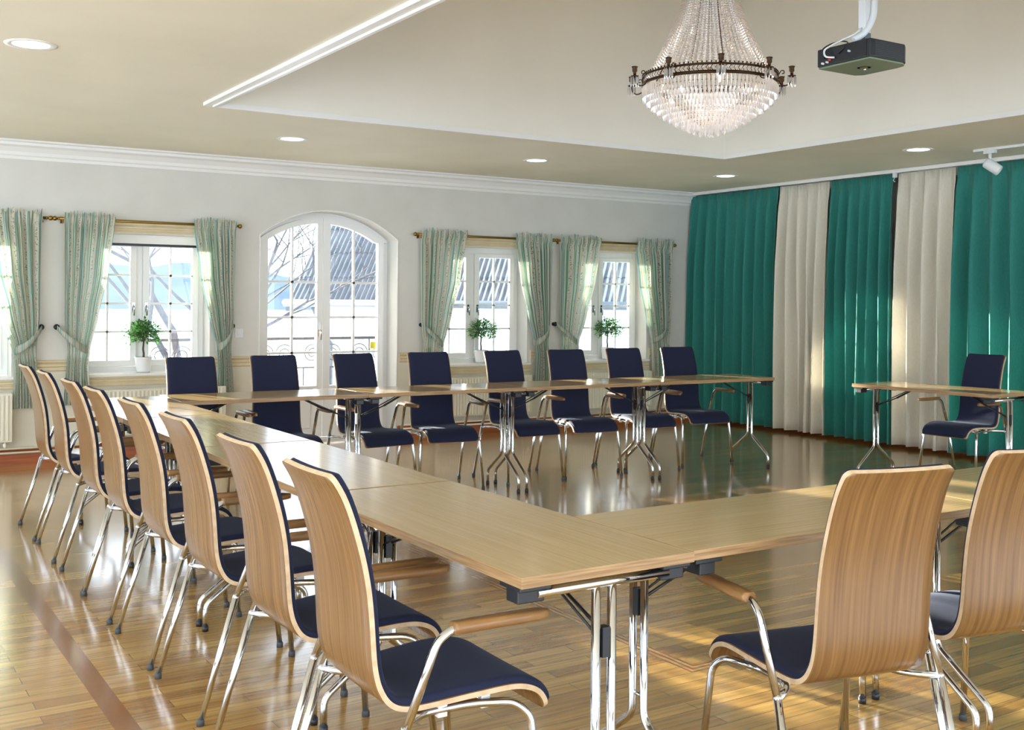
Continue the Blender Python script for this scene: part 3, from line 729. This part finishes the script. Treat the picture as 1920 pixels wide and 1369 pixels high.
# ------------------------------------------------------------ plants on the sills
M_leaf = noise_col(mat('leaf_green', rough=.45), srgb(38, 96, 44), srgb(88, 150, 60), nscale=25)
tl = M_leaf.node_tree; bs = tl.nodes['Principled BSDF']; trn = tl.nodes.new('ShaderNodeBsdfTranslucent'); mxs = tl.nodes.new('ShaderNodeMixShader'); mxs.inputs[0].default_value = .4
tl.links.new(bs.inputs['Base Color'].links[0].from_socket, trn.inputs[0]); tl.links.new(bs.outputs[0], mxs.inputs[1]); tl.links.new(trn.outputs[0], mxs.inputs[2])
tl.links.new(mxs.outputs[0], [n for n in tl.nodes if n.type == 'OUTPUT_MATERIAL'][0].inputs[0])
def plant(x, y, R, lab, seed, cx_off=0.):
    rnd = random.Random(seed); root = empty('potted_tree', (x, y, WZ0)); tag(root, lab, 'plant', 'small potted trees on the window sills')
    m = MB(); m.lathe([(.0001, .002), (.05, .002), (.052, .0), (.058, .02), (.072, .125), (.076, .135), (.07, .135), (.066, .12), (.0001, .118)], n=32); m.build('pot', M_pot, root)
    m = MB(); m.lathe([(.0001, .122), (.066, .1195)], n=20); m.build('soil', M_soil, root)
    m = MB(); m.tube([(0, 0, .11), (.004, .002, .16), (-.003, 0, .2), (.002, 0, .26), (.0, 0, .30)], [.010, .006], 8)
    for k in range(9):
        a = rnd.uniform(0, 6.28); m.tube([(0, 0, .25 + .006 * k), (.05 * math.cos(a), .05 * math.sin(a), .30 + .01 * k), (.1 * math.cos(a), .1 * math.sin(a), .33 + rnd.uniform(-.03, .06))], [.003, .0015], 4)
    m.build('trunk', M_trunk, root)
    m = MB()
    for k in range(900):
        th = rnd.uniform(0, 2 * PI); cz = rnd.uniform(-.75, 1); rr = R * (rnd.random() ** .45) * (1 + rnd.uniform(-.1, .22)); sr = math.sqrt(1 - cz * cz)
        p = Vector((rr * sr * math.cos(th) * 1.15 + cx_off, rr * sr * math.sin(th) * .8, .335 + rr * cz * .78))
        d = (Vector((math.cos(th) * sr, math.sin(th) * sr, cz * .5 + .1)) + Vector((rnd.uniform(-.6, .6), rnd.uniform(-.6, .6), rnd.uniform(-.6, .3)))).normalized()
        sd_ = d.cross(Vector((rnd.uniform(-.4, .4), rnd.uniform(-.4, .4), 1))).normalized(); L_ = rnd.uniform(.022, .036); wd = L_ * .3; nn = sd_.cross(d) * .004
        m.add([p, p + d * L_ * .45 + sd_ * wd + nn, p + d * L_, p + d * L_ * .45 - sd_ * wd + nn], [(0, 1, 2, 3)])
    m.build('foliage', M_leaf, root)
plant(2.40, YA + .1, .135, 'small leafy tree in a white pot on the sill of the first complete window', 1)
plant(5.79, YA + .1, .135, 'small leafy tree on the sill of the window just right of the arched door', 2, .03)
plant(7.42, YA + .1, .14, 'small leafy tree on the sill of the window nearest the green drapes', 3, .02)

# ------------------------------------------------------------ tables
TL, TW, TZH, TT = 1.21, .50, .74, .025
def make_table(L=TL, W=TW):
    """local: x along the length 0..L, y across 0..W"""
    r = empty('conference_table')
    m = MB(); m.box(0.0008, L - .0008, 0, W, TZH - TT, TZH); o = m.build('tabletop', [M_table, M_tedge], r, .0015)
    for p in o.data.polygons:
        if abs(p.normal.z) < .5: p.material_index = 1
    for e in (0, 1):
        sx = (lambda x: x) if e == 0 else (lambda x: L - x)
        cy = W / 2; xp = .034; z1 = TZH - TT - .022
        m = MB(); m.tube([(sx(xp), .06, z1), (sx(xp), W - .06, z1)], .0125, 12); cb = m.build('crossbar', M_chrome, r)
        for s in (-1, 1):
            m = MB(); yy = cy + s * (W / 2 - .045)
            m.box(min(sx(.012), sx(.10)), max(sx(.012), sx(.10)), yy - .042, yy + .042, TZH - TT - .012, TZH - TT)
            m.box(min(sx(.03), sx(.08)), max(sx(.03), sx(.08)), yy - .036, yy + .036, TZH - TT - .042, TZH - TT - .012)
            m.build('mounting_bracket', M_black, r, .003)
        for s in (-1, 1):
            m = MB(); x = sx(xp)
            m.tube([(x, cy + s * .023, z1), (x, cy + s * .023, .25), (x, cy + s * .215, .105), (x, cy + s * .215, .02)], .0112, 10, bend=.028)
            lg = m.build('leg', M_chrome, r)
            m = MB(); m.lathe([(.0001, 0), (.013, 0), (.0135, .022), (.0001, .022)], (x, cy + s * .215, 0), 12); m.build('foot_cap', M_black, lg)
        m = MB(); m.box(sx(xp) - .012, sx(xp) + .012, cy - .011, cy + .011, .52, .59); m.tube([(sx(xp + .006), cy - .012, .565), (sx(.22), cy - .012, .635)], .0045, 8); m.tube([(sx(.22), cy - .012, .635), (sx(.36), cy - .012, .705)], .0075, 8)
        m.tube([(sx(xp + .006), cy + .012, .565), (sx(.34), cy + .012, .70)], .0035, 8); m.box(min(sx(.34), sx(.40)), max(sx(.34), sx(.40)), cy - .03, cy + .03, TZH - TT - .02, TZH - TT)
        m.build('folding_brace', M_black, r)
        m = MB(); m.tube([(sx(xp), cy - .023, .31), (sx(xp), cy + .023, .31)], .006, 8); m.build('spacer', M_chrome, r)
    return r
proto = make_table()
GT = 'oak topped folding tables'
def place_table(x, y, rz, lab, first=False, scale=1.):
    o = proto if first else copy_tree(proto)
    o.location = (x, y, 0); o.rotation_euler = (0, 0, rz); tag(o, lab, 'table', GT)
    return o
# left column: runs away from the camera (local x along +Y), right side at X
CXW = 1.808
first = True
for k, lab in enumerate(['oak folding table at the near corner of the U, beside the two nearest chairs',
                         'second oak folding table of the left arm, counting from the near corner',
                         'third oak folding table of the left arm, counting from the near corner',
                         'oak folding table at the far end of the left arm, touching the far row']):
    place_table(CXW, 2.008 + 1.222 * k, PI / 2, lab, first); first = False
for k, lab in enumerate(['oak folding table of the near row, next to the near corner table',
                         'oak folding table of the near row behind the cropped right chair',
                         'oak folding table of the near row running out at the right edge']):
    place_table(CXW + .004 + 1.213 * k, 2.018 + .003 * k, 0, lab)
RF = -.0175
for k, lab in enumerate(['oak folding table at the left end of the far row, meeting the left arm',
                         'oak folding table in the far row below the arched door',
                         'oak folding table in the far row below the window right of the door',
                         'oak folding table at the right free end of the far row']):
    place_table(CXW + .006 + 1.192 * k, 6.455 - 1.192 * k * math.sin(-RF), RF, lab).scale = (1.192 / TL, 1, 1)
place_table(7.175, 4.50, PI / 2 + .04, 'single oak folding table standing apart in front of the cream drape').scale = (.95, 1, 1)

# ------------------------------------------------------------ chairs
PROF = [(0, .950), (.027, .905), (.047, .855), (.064, .80), (.078, .745), (.088, .69), (.094, .635), (.098, .58), (.101, .535), (.106, .497), (.116, .462), (.134, .430), (.160, .410), (.195, .402), (.24, .402), (.30, .406), (.36, .410), (.42, .412), (.47, .410), (.505, .402), (.532, .388), (.548, .368), (.555, .345)]
YO = -.28      # back top sits at local y = -.28
def smooth_prof(n=56):
    pts = [Vector((y + YO, z)) for y, z in PROF]; out = []
    def cr(p0, p1, p2, p3, t): return .5 * ((2 * p1) + (-p0 + p2) * t + (2 * p0 - 5 * p1 + 4 * p2 - p3) * t * t + (-p0 + 3 * p1 - 3 * p2 + p3) * t ** 3)
    for i in range(len(pts) - 1):
        p0, p1, p2, p3 = pts[max(i - 1, 0)], pts[i], pts[i + 1], pts[min(i + 2, len(pts) - 1)]
        for k in range(3): out.append(cr(p0, p1, p2, p3, k / 3))
    out.append(pts[-1]); return out
SP = smooth_prof(); ARC = [0]
for a, b_ in zip(SP[:-1], SP[1:]): ARC.append(ARC[-1] + (b_ - a).length)
SL = ARC[-1]
NRM = []
for i in range(len(SP)):
    t = (SP[min(i + 1, len(SP) - 1)] - SP[max(i - 1, 0)]).normalized(); NRM.append(Vector((-t.y, t.x)))   # towards the sitter: forward/up
NRM = [n if (n.x + n.y) > 0 else -n for n in NRM]
def halfw(s, inset=0.):
    f = s / SL
    tab = [(0, .160), (.25, .165), (.5, .170), (.62, .179), (.8, .194), (1., .19)]
    for (a, wa), (c, wc) in zip(tab[:-1], tab[1:]):
        if a <= f <= c: w_ = wa + (wc - wa) * (f - a) / (c - a); break
    R = .019
    for d in (s, SL - s):     # rounded corners at both ends
        d -= inset
        if d < R: w_ -= R - math.sqrt(max(R * R - (R - max(d, 0)) ** 2, 0))
    return w_ - inset
def sheet(off0, off1, inset, s0, s1, mats, name, parent, soft=0.):
    """closed slab following the profile between two offsets"""
    idx = [i for i in range(len(SP)) if s0 <= ARC[i] <= s1]; NU = 10
    us = [-1 + 2 * k / NU for k in range(NU + 1)]
    if soft: us = [-1, -.985, -.95, -.88, -.6, -.2, .2, .6, .88, .95, .985, 1]; NU = len(us) - 1
    m = MB(); lo, hi = [], []
    extra_i = []
    for i in idx:
        s = ARC[i]; w_ = halfw(s, inset); 
        e_end = min(s - s0, s1 - s)
        for u in us:
            x = u * w_; o1 = off1
            if soft:
                ed = min((1 - abs(u)) * w_, e_end) ; k = min(1, ed / .016); o1 = off0 + (off1 - off0) * (.35 + .65 * math.sqrt(max(0, 1 - (1 - k) ** 2)))
            dish = -.004 * (1 - u * u) if True else 0
            back = 1 if ARC[i] < SL * .55 else .4
            p0 = SP[i] + NRM[i] * (off0 + dish * back); p1 = SP[i] + NRM[i] * (o1 + dish * back)
            lo.append((x, p0.x, p0.y)); hi.append((x, p1.x, p1.y))
    nI = len(idx); W_ = NU + 1
    q = lambda i, k: i * W_ + k
    m.add(lo, [(q(i, k), q(i + 1, k), q(i + 1, k + 1), q(i, k + 1)) for i in range(nI - 1) for k in range(NU)], 0, True)
    m.add(hi, [(q(i, k), q(i, k + 1), q(i + 1, k + 1), q(i + 1, k)) for i in range(nI - 1) for k in range(NU)], 0, True)
    n0 = len(lo); V = lo + hi; ef = []
    for i in range(nI - 1):
        ef.append((q(i, 0), q(i, 0) + n0, q(i + 1, 0) + n0, q(i + 1, 0))); ef.append((q(i, NU), q(i + 1, NU), q(i + 1, NU) + n0, q(i, NU) + n0))
    for k in range(NU):
        ef.append((q(0, k), q(0, k + 1), q(0, k + 1) + n0, q(0, k) + n0)); ef.append((q(nI - 1, k), q(nI - 1, k) + n0, q(nI - 1, k + 1) + n0, q(nI - 1, k + 1)))
    m.add(V, ef, 1 if len(mats) > 1 else 0, False)
    return m.build(name, mats, parent)
# tight sampling near both ends so the rounded corners read
def refine_ends():
    global SP, ARC, NRM
    extra = []
    for d in (.001, .003, .006, .01, .014, .019): extra += [d, SL - d]
    allS = sorted(set(ARC + extra)); nP, nN = [], []
    for s in allS:
        for i in range(len(ARC) - 1):
            if ARC[i] <= s <= ARC[i + 1] + 1e-9:
                t = (s - ARC[i]) / max(ARC[i + 1] - ARC[i], 1e-9); nP.append(SP[i].lerp(SP[i + 1], t)); nN.append(NRM[i].lerp(NRM[i + 1], t).normalized()); break
    SP, ARC, NRM = nP, allS, nN
refine_ends()

TR = .0102
def make_chair():
    r = empty('conference_chair')
    sheet(0, .0125, 0, 0, SL, [M_shell, M_edge], 'wooden_shell', r)
    sheet(.0127, .030, .006, .004, SL - .003, [M_navy], 'cushion', r, soft=1)
    JZ, JY = .388, YO + .148
    for s in (-1, 1):
        # front leg with the rail under the seat
        m = MB(); m.tube([(s * .242, YO + .528, .012), (s * .222, YO + .492, .355), (s * .205, YO + .455, .388), (s * .165, YO + .36, .388), (s * .160, YO + .24, .387), (s * .19, JY + .04, .388), (s * .244, JY, JZ)], TR, 10, bend=.035)
        lg = m.build('leg', M_chrome, r)
        m = MB(); m.lathe([(.0001, 0), (.0125, 0), (.0125, .016), (.0105, .02), (.0001, .02)], (s * .242, YO + .528, 0), 12); m.build('foot_cap', M_rubber, lg)
        # rear leg
        m = MB(); m.tube([(s * .252, YO + .035, .012), (s * .246, JY, JZ)], [.0095, .0112], 10); m.ball((s * .246, JY, JZ), .0115, 10, 8)
        lg = m.build('leg', M_chrome, r)
        m = MB(); m.lathe([(.0001, 0), (.0125, 0), (.0125, .016), (.0105, .02), (.0001, .02)], (s * .252, YO + .035, 0), 12); m.build('foot_cap', M_rubber, lg)
        # arm tube carries on from the joint
        m = MB(); m.tube([(s * .246, JY, JZ), (s * .250, YO + .225, .578), (s * .252, YO + .262, .602), (s * .252, YO + .33, .602)], TR, 10, bend=.03); m.build('arm_tube', M_chrome, r)
        m = MB(); hw = .021
        poly = [(-hw, .600), (-hw + .004, .592), (hw - .004, .592), (hw, .600), (hw, .608), (hw - .006, .616), (-hw + .006, .616), (-hw, .608)]
        V = []; ys = [YO + .262, YO + .27, YO + .44, YO + .49, YO + .512, YO + .522]; sc = [.82, 1, 1, .9, .6, .2]
        for y, k in zip(ys, sc):
            for px, pz in poly: V.append((s * .252 + px * k, y, .604 + (pz - .604) * (.6 + .4 * k)))
        nP = len(poly); m.add(V, [(i * nP + q, i * nP + (q + 1) % nP, (i + 1) * nP + (q + 1) % nP, (i + 1) * nP + q) for i in range(len(ys) - 1) for q in range(nP)], 0, True); m.add(V[:nP], [tuple(range(nP))]); m.add(V[-nP:], [tuple(range(nP))[::-1]])
        m.build('armrest', M_arm, r)
        m = MB(); m.box(s * .163 - .009, s * .163 + .009, YO + .385, YO + .41, .372, .408); m.build('glide', M_whitep, r, .002)
        m = MB(); m.box(s * .161 - .009, s * .161 + .009, YO + .27, YO + .295, .37, .402); m.build('glide', M_whitep, r, .002)
    for yy in (.25, .40):
        m = MB(); m.tube([(-.165, YO + yy, .387), (.165, YO + yy, .387)], .008, 8); m.build('crossbar', M_chrome, r)
    return r
chair0 = make_chair(); used = [False]
def place_chair(x, y, face, lab, group, at_top=True):
    """x, y: where the top of the back is; face: heading angle of the sitter (0 = +Y, clockwise towards +X)"""
    o = copy_tree(chair0) if used[0] else chair0; used[0] = True
    rz = -face; off = Matrix.Rotation(rz, 3, 'Z') @ Vector((0, YO, 0))
    o.location = (x - off.x, y - off.y, 0); o.rotation_euler = (0, 0, rz); tag(o, lab, 'chair', group)
    return o
D = math.radians
GC, GF, GN = 'oak backed chairs along the left arm', 'navy chairs facing the camera behind the far row', 'chairs at the near row'
for (y, a, lab) in [(6.77, 90, 'oak backed chair at the far end of the left arm, eighth from the camera'),
                    (6.17, 91, 'oak backed chair second from the far end of the left arm'),
                    (5.48, 90, 'oak backed chair third from the far end of the left arm, partly overlapped'),
                    (4.95, 90, 'oak backed chair fourth from the far end, overlapping its farther neighbour'),
                    (4.30, 90, 'oak backed chair of the left arm, fourth from the camera'),
                    (3.69, 90, 'oak backed chair of the left arm, third from the camera'),
                    (3.00, 90, 'oak backed chair of the left arm, second from the camera'),
                    (2.425, 91, 'nearest oak backed chair of the left arm with its seat fully visible')]:
    place_chair({3.00: .985, 2.425: .968}.get(y, 1.0), y, D(a), lab, GC)
for (x, y, a, lab) in [(2.10, 7.28, 182, 'navy chair behind the far row below the first complete window, leftmost'),
                       (2.67, 7.28, 184, 'navy chair behind the far row, before the left edge of the arched door'),
                       (3.27, 7.30, 176, 'navy chair behind the far row, before the right leaf of the arched door'),
                       (3.87, 7.27, 188, 'navy chair behind the far row, just right of the arched door'),
                       (4.53, 7.29, 181, 'navy chair behind the far row before the potted tree beside the door window'),
                       (5.11, 7.25, 189, 'navy chair behind the far row between the two right windows'),
                       (5.71, 7.27, 189, 'navy chair behind the far row, second from the right end'),
                       (6.32, 7.29, 190, 'navy chair behind the right end of the far row, before the green drape')]:
    place_chair(x, y, D(a), lab, GF)
place_chair(7.75, 5.25, D(268), 'navy chair on its own behind the single table at the right', 'chair at the single table')
place_chair(2.185, 1.70, D(12), 'large oak backed chair in the right foreground, shown whole', GN)
place_chair(2.81, 1.74, D(11), 'oak backed chair cropped by the right edge, with a sunlit seat', GN)

# ------------------------------------------------------------ chandelier
ch = empty('chandelier', (4.36, 4.75, 2.3)); tag(ch, 'large crystal chandelier with bronze ring and candle arms, lit from inside', 'chandelier')
RZ, RR = .315, .385
m = MB()
m.lathe([(RR - .004, RZ - .022), (RR + .006, RZ - .018), (RR + .006, RZ - .008), (RR, RZ - .004)], n=64); m.lathe([(RR, RZ + .024), (RR + .006, RZ + .028), (RR + .004, RZ + .036), (RR - .004, RZ + .034)], n=64)
for k in range(96):
    a = 2 * PI * k / 96; p = Vector((math.cos(a), math.sin(a), 0)); t = Vector((-math.sin(a), math.cos(a), 0))
    m.tube([p * RR + t * .009 + Vector((0, 0, RZ - .006)), p * (RR + .004) - t * .004 + Vector((0, 0, RZ + .01)), p * RR + t * .009 + Vector((0, 0, RZ + .026))], .0022, 4)
    m.ball(tuple(p * RR + Vector((0, 0, RZ + .042))), .0055, 6, 4)
m.build('ring', M_bronze, ch)
m = MB()
for k in range(4):
    a = 2 * PI * k / 4 + .5; m.tube([((.09 + (RR - .125) * (q / 12) ** 2.3) * math.cos(a), (.09 + (RR - .125) * (q / 12) ** 2.3) * math.sin(a), 1.27 - (1.27 - RZ) * q / 12) for q in range(13)], .004, 6)
m.tube([(0, 0, .25), (0, 0, 1.64)], .007, 8); m.build('suspension_rod', M_bronze, ch)
m = MB(); m.lathe([(.0001, 1.648), (.06, 1.648), (.055, 1.63), (.02, 1.60), (.0001, 1.60)], n=24); m.build('ceiling_rose', M_bronze, ch)
m = MB(); m.lathe([(.10, 1.25), (.108, 1.255), (.108, 1.29), (.10, 1.295), (.03, 1.32), (.0001, 1.32)], n=32); m.build('crown', M_bronze, ch)
# bead strands from crown to ring
def strand_mesh():
    m = MB(); n = 62
    for k in range(n):
        t = k / (n - 1); z = 1.25 - (1.25 - RZ - .02) * t
        rr = .105 + (RR - .012 - .105) * (t ** 2.3)
        r_ = .0072 + .0026 * t
        vs = [(rr, 0, z + r_), (rr, 0, z - r_), (rr + r_, 0, z), (rr - r_, 0, z), (rr, r_, z), (rr, -r_, z)]
        m.add(vs, [(0, 2, 4), (0, 4, 3), (0, 3, 5), (0, 5, 2), (1, 4, 2), (1, 3, 4), (1, 5, 3), (1, 2, 5)])
    return m
o0 = strand_mesh().build('bead_strand', M_crystal, ch)
for k in range(1, 68):
    o = o0.copy(); COL.objects.link(o); o.rotation_euler = (0, 0, 2 * PI * k / 68)
def pend(m, M_, L, r=.0068):
    vs = [(0, 0, 0), (r, 0, -.012), (0, r, -.012), (-r, 0, -.012), (0, -r, -.012), (r * .8, 0, -L * .82), (0, r * .8, -L * .82), (-r * .8, 0, -L * .82), (0, -r * .8, -L * .82), (0, 0, -L)]
    fs = [(0, 1, 2), (0, 2, 3), (0, 3, 4), (0, 4, 1)] + [(1 + k, 1 + (k + 1) % 4, 5 + (k + 1) % 4, 5 + k) for k in range(4)] + [(9, 5 + (k + 1) % 4, 5 + k) for k in range(4)]
    m.add([M_ @ Vector(v) for v in vs], fs)
TIERS = [(.383, RZ - .022, .088, 100), (.360, .262, .086, 96), (.332, .232, .084, 92), (.300, .207, .082, 84), (.265, .182, .080, 76), (.230, .160, .078, 66), (.195, .139, .077, 56), (.160, .120, .075, 46), (.125, .102, .073, 36), (.09, .086, .071, 26), (.055, .072, .070, 16), (.018, .062, .064, 6)]
mp0 = None; m = MB()
for ti, (r_, z_, L_, n_) in enumerate(TIERS):
    for k in range(n_):
        a = 2 * PI * (k + .5 * (ti % 2)) / n_; M_ = Matrix.Translation((r_ * math.cos(a), r_ * math.sin(a), z_)) @ Matrix.Rotation(a, 4, 'Z')
        if ti == 0:
            if mp0 is None: q = MB(); pend(q, Matrix(), L_, .0072); mp0 = q.build('crystal_pendant', M_crystal, ch); o = mp0
            else: o = mp0.copy(); COL.objects.link(o)
            o.location = M_.to_translation(); o.rotation_euler = (0, 0, a)
        else: pend(m, M_, L_)
o = m.build('inner_crystal_pendants', M_crystal, ch); o['kind'] = 'stuff'
m = MB()
for r_, z_, L_, n_ in TIERS[1:11]: m.tube([(r_ * math.cos(2 * PI * k / 40), r_ * math.sin(2 * PI * k / 40), z_ + .002) for k in range(40)], .002, 5, closed=True)
for k in range(8):
    a = 2 * PI * k / 8; m.tube([(RR * math.cos(a), RR * math.sin(a), RZ - .02)] + [(r_ * math.cos(a), r_ * math.sin(a), z_ + .003) for r_, z_, _, _ in TIERS[1:11]], .002, 5)
m.build('tier_frame', M_brass, ch)
# candle arms
arm = MB()
arm.tube([(RR, 0, RZ), (RR + .015, 0, RZ - .035), (RR + .045, 0, RZ - .045), (RR + .072, 0, RZ - .03), (RR + .078, 0, RZ + .005)], .0038, 6, bend=.012)
arm.tube([(RR + .005, 0, RZ + .02), (RR + .02, 0, RZ + .045), (RR + .036, 0, RZ + .042), (RR + .036, 0, RZ + .026), (RR + .024, 0, RZ + .026)], .003, 6, bend=.01)
arm.lathe([(.004, .0), (.02, .006), (.024, .011), (.008, .012), (.009, .03), (.0145, .036), (.0145, .055), (.019, .062), (.016, .064), (.0001, .06)], (RR + .078, 0, RZ), 14)
a0 = arm.build('candle_arm', M_bronze, ch)
cp = MB()
for k in range(8):
    a = 2 * PI * k / 8; pend(cp, Matrix.Translation((RR + .078 + .022 * math.cos(a), .022 * math.sin(a), RZ + .008)), .06, .004)
c0 = cp.build('arm_crystals', M_crystal, a0)
AP = .33
a0.rotation_euler = (0, 0, AP)
for k in range(1, 10):
    o = a0.copy(); COL.objects.link(o); o.rotation_euler = (0, 0, AP + 2 * PI * k / 10); c = c0.copy(); COL.objects.link(c); c.parent = o
bulb = None
for k in range(8):
    a = 2 * PI * (k + .3) / 8; rb = .27
    if bulb is None: m = MB(); m.ball((0, 0, 0), .011, 12, 8, sz=1.8); bulb = m.build('bulb', M_bulb, ch); o = bulb
    else: o = bulb.copy(); COL.objects.link(o)
    o.location = (rb * math.cos(a), rb * math.sin(a), .285 if k % 2 else .24)
for dz in (.26,):
    ld = bpy.data.lights.new('chandelier_lamp', 'POINT'); ld.energy = 4.5; ld.color = (1, .84, .66); ld.shadow_soft_size = .12
    lo = bpy.data.objects.new('chandelier_lamp', ld); COL.objects.link(lo); lo.parent = ch; lo.location = (0, 0, dz)

# ------------------------------------------------------------ projector
PX0, PX1, PY0, PY1, PZ0, PZ1 = 3.87, 4.15, 3.20, 3.50, 2.415, 2.505
pj = empty('projector', ((PX0 + PX1) / 2, (PY0 + PY1) / 2, PZ0)); tag(pj, 'black video projector hanging from the ceiling right of the chandelier', 'projector')
hx, hy, hz = (PX1 - PX0) / 2, (PY1 - PY0) / 2, PZ1 - PZ0
poly = [(-hx, -hy), (hx - .05, -hy), (hx - .012, -hy + .025), (hx, -hy + .07), (hx, hy - .03), (hx - .03, hy), (-hx, hy)]
m = MB(); m.prism(poly, 'z', .008, hz); m.build('housing', mat('projector_black', (.016, .02, .026, 1), .35), pj, .006)
m = MB(); m.prism([(x * .97, y * .97) for x, y in poly], 'z', 0, .009); m.build('bottom_plate', mat('projector_base', srgb(120, 134, 112), .35), pj, .004)
m = MB()
for i in range(9): z = .018 + i * .0075; m.box(-hx + .03, hx - .06, -hy - .0015, -hy + .001, z, z + .0032)
m.build('vent_grille', mat('vent_grey', (.05, .06, .07, 1), .5), pj)
m = MB(); m.box(-hx - .002, -hx + .001, -hy + .02, hy - .02, .014, hz - .008); m.build('connector_panel', M_black, pj)
for (y, z, c, nm) in [(.07, .03, srgb(200, 60, 30), 'red_socket'), (.058, .038, srgb(40, 90, 200), 'blue_socket'), (.085, .022, srgb(210, 215, 220), 'white_plug'), (.11, .02, srgb(225, 228, 230), 'white_plug'), (-.04, .05, srgb(180, 185, 190), 'screw')]:
    m = MB(); m.lathe([(.0001, .012), (.005, .012), (.005, 0)], (-hx - .002, y, z), 10, M=Matrix.Rotation(-PI / 2, 4, 'Y')); m.build(nm, mat('plug_' + nm, c, .4), pj)
m = MB(); m.tube([(-hx - .01, .04, .035), (-hx - .035, .075, .04), (-hx - .03, .085, .075), (-hx + .02, .05, hz + .02), (-hx + .07, .0, hz + .05), (0, .0, hz + .10)], .0045, 8, bend=.03)
m.build('white_cable', M_whitep, pj)
m = MB(); m.tube([(-hx - .004, .1, .04), (-hx - .02, .11, .08), (-hx + .02, .09, hz + .02), (-hx + .05, .05, hz + .03), (-hx + .04, .0, hz + .012), (-hx - .01, -.01, .07), (-hx - .005, .02, .05)], .003, 8, bend=.03)
m.build('black_cable', M_black, pj)
m = MB(); m.lathe([(.0001, -.004), (.016, -.004), (.018, 0), (.03, 0)], (0.0, 0, 0), 18); m.lathe([(.0001, -.006), (.006, -.006), (.006, 0)], (.03, .02, 0), 10); m.build('bottom_socket', M_chrome, pj)
m = MB(); m.lathe([(.0001, .02), (.03, .02), (.032, 0)], (hx, .06, .05), 20, M=Matrix.Rotation(PI / 2, 4, 'Y')); m.build('lens', M_black, pj)
mt = empty('projector_mount', (PX0 + .14, PY0 + .15, TZ)); tag(mt, 'white telescopic ceiling pole and cable sleeve above the projector', 'ceiling mount')
dz = PZ1 - TZ
m = MB(); m.box(-.024, .024, -.024, .024, dz + .26, 0); m.box(-.019, .019, -.019, .019, dz + .06, dz + .26); m.build('pole', M_whitep, mt, .002)
m = MB(); m.box(-.05, .05, -.05, .05, dz, dz + .012); m.box(-.02, .02, -.02, .02, dz + .01, dz + .065); m.build('mount_plate', mat('mount_grey', srgb(120, 124, 128), .4, .6), mt)
m = MB(); m.tube([(.036, -.02, 0), (.036, -.03, dz + .24), (.025, -.03, dz + .13), (-.02, -.02, dz + .06), (-.07, 0, dz + .025)], .015, 10, bend=.08); m.build('cable_sleeve', M_whitep, mt)
m = MB()
for z in (.26, .55): m.box(-.026, .054, -.046, .026, dz + z, dz + z + .006)
m.build('cable_tie', M_black, mt)
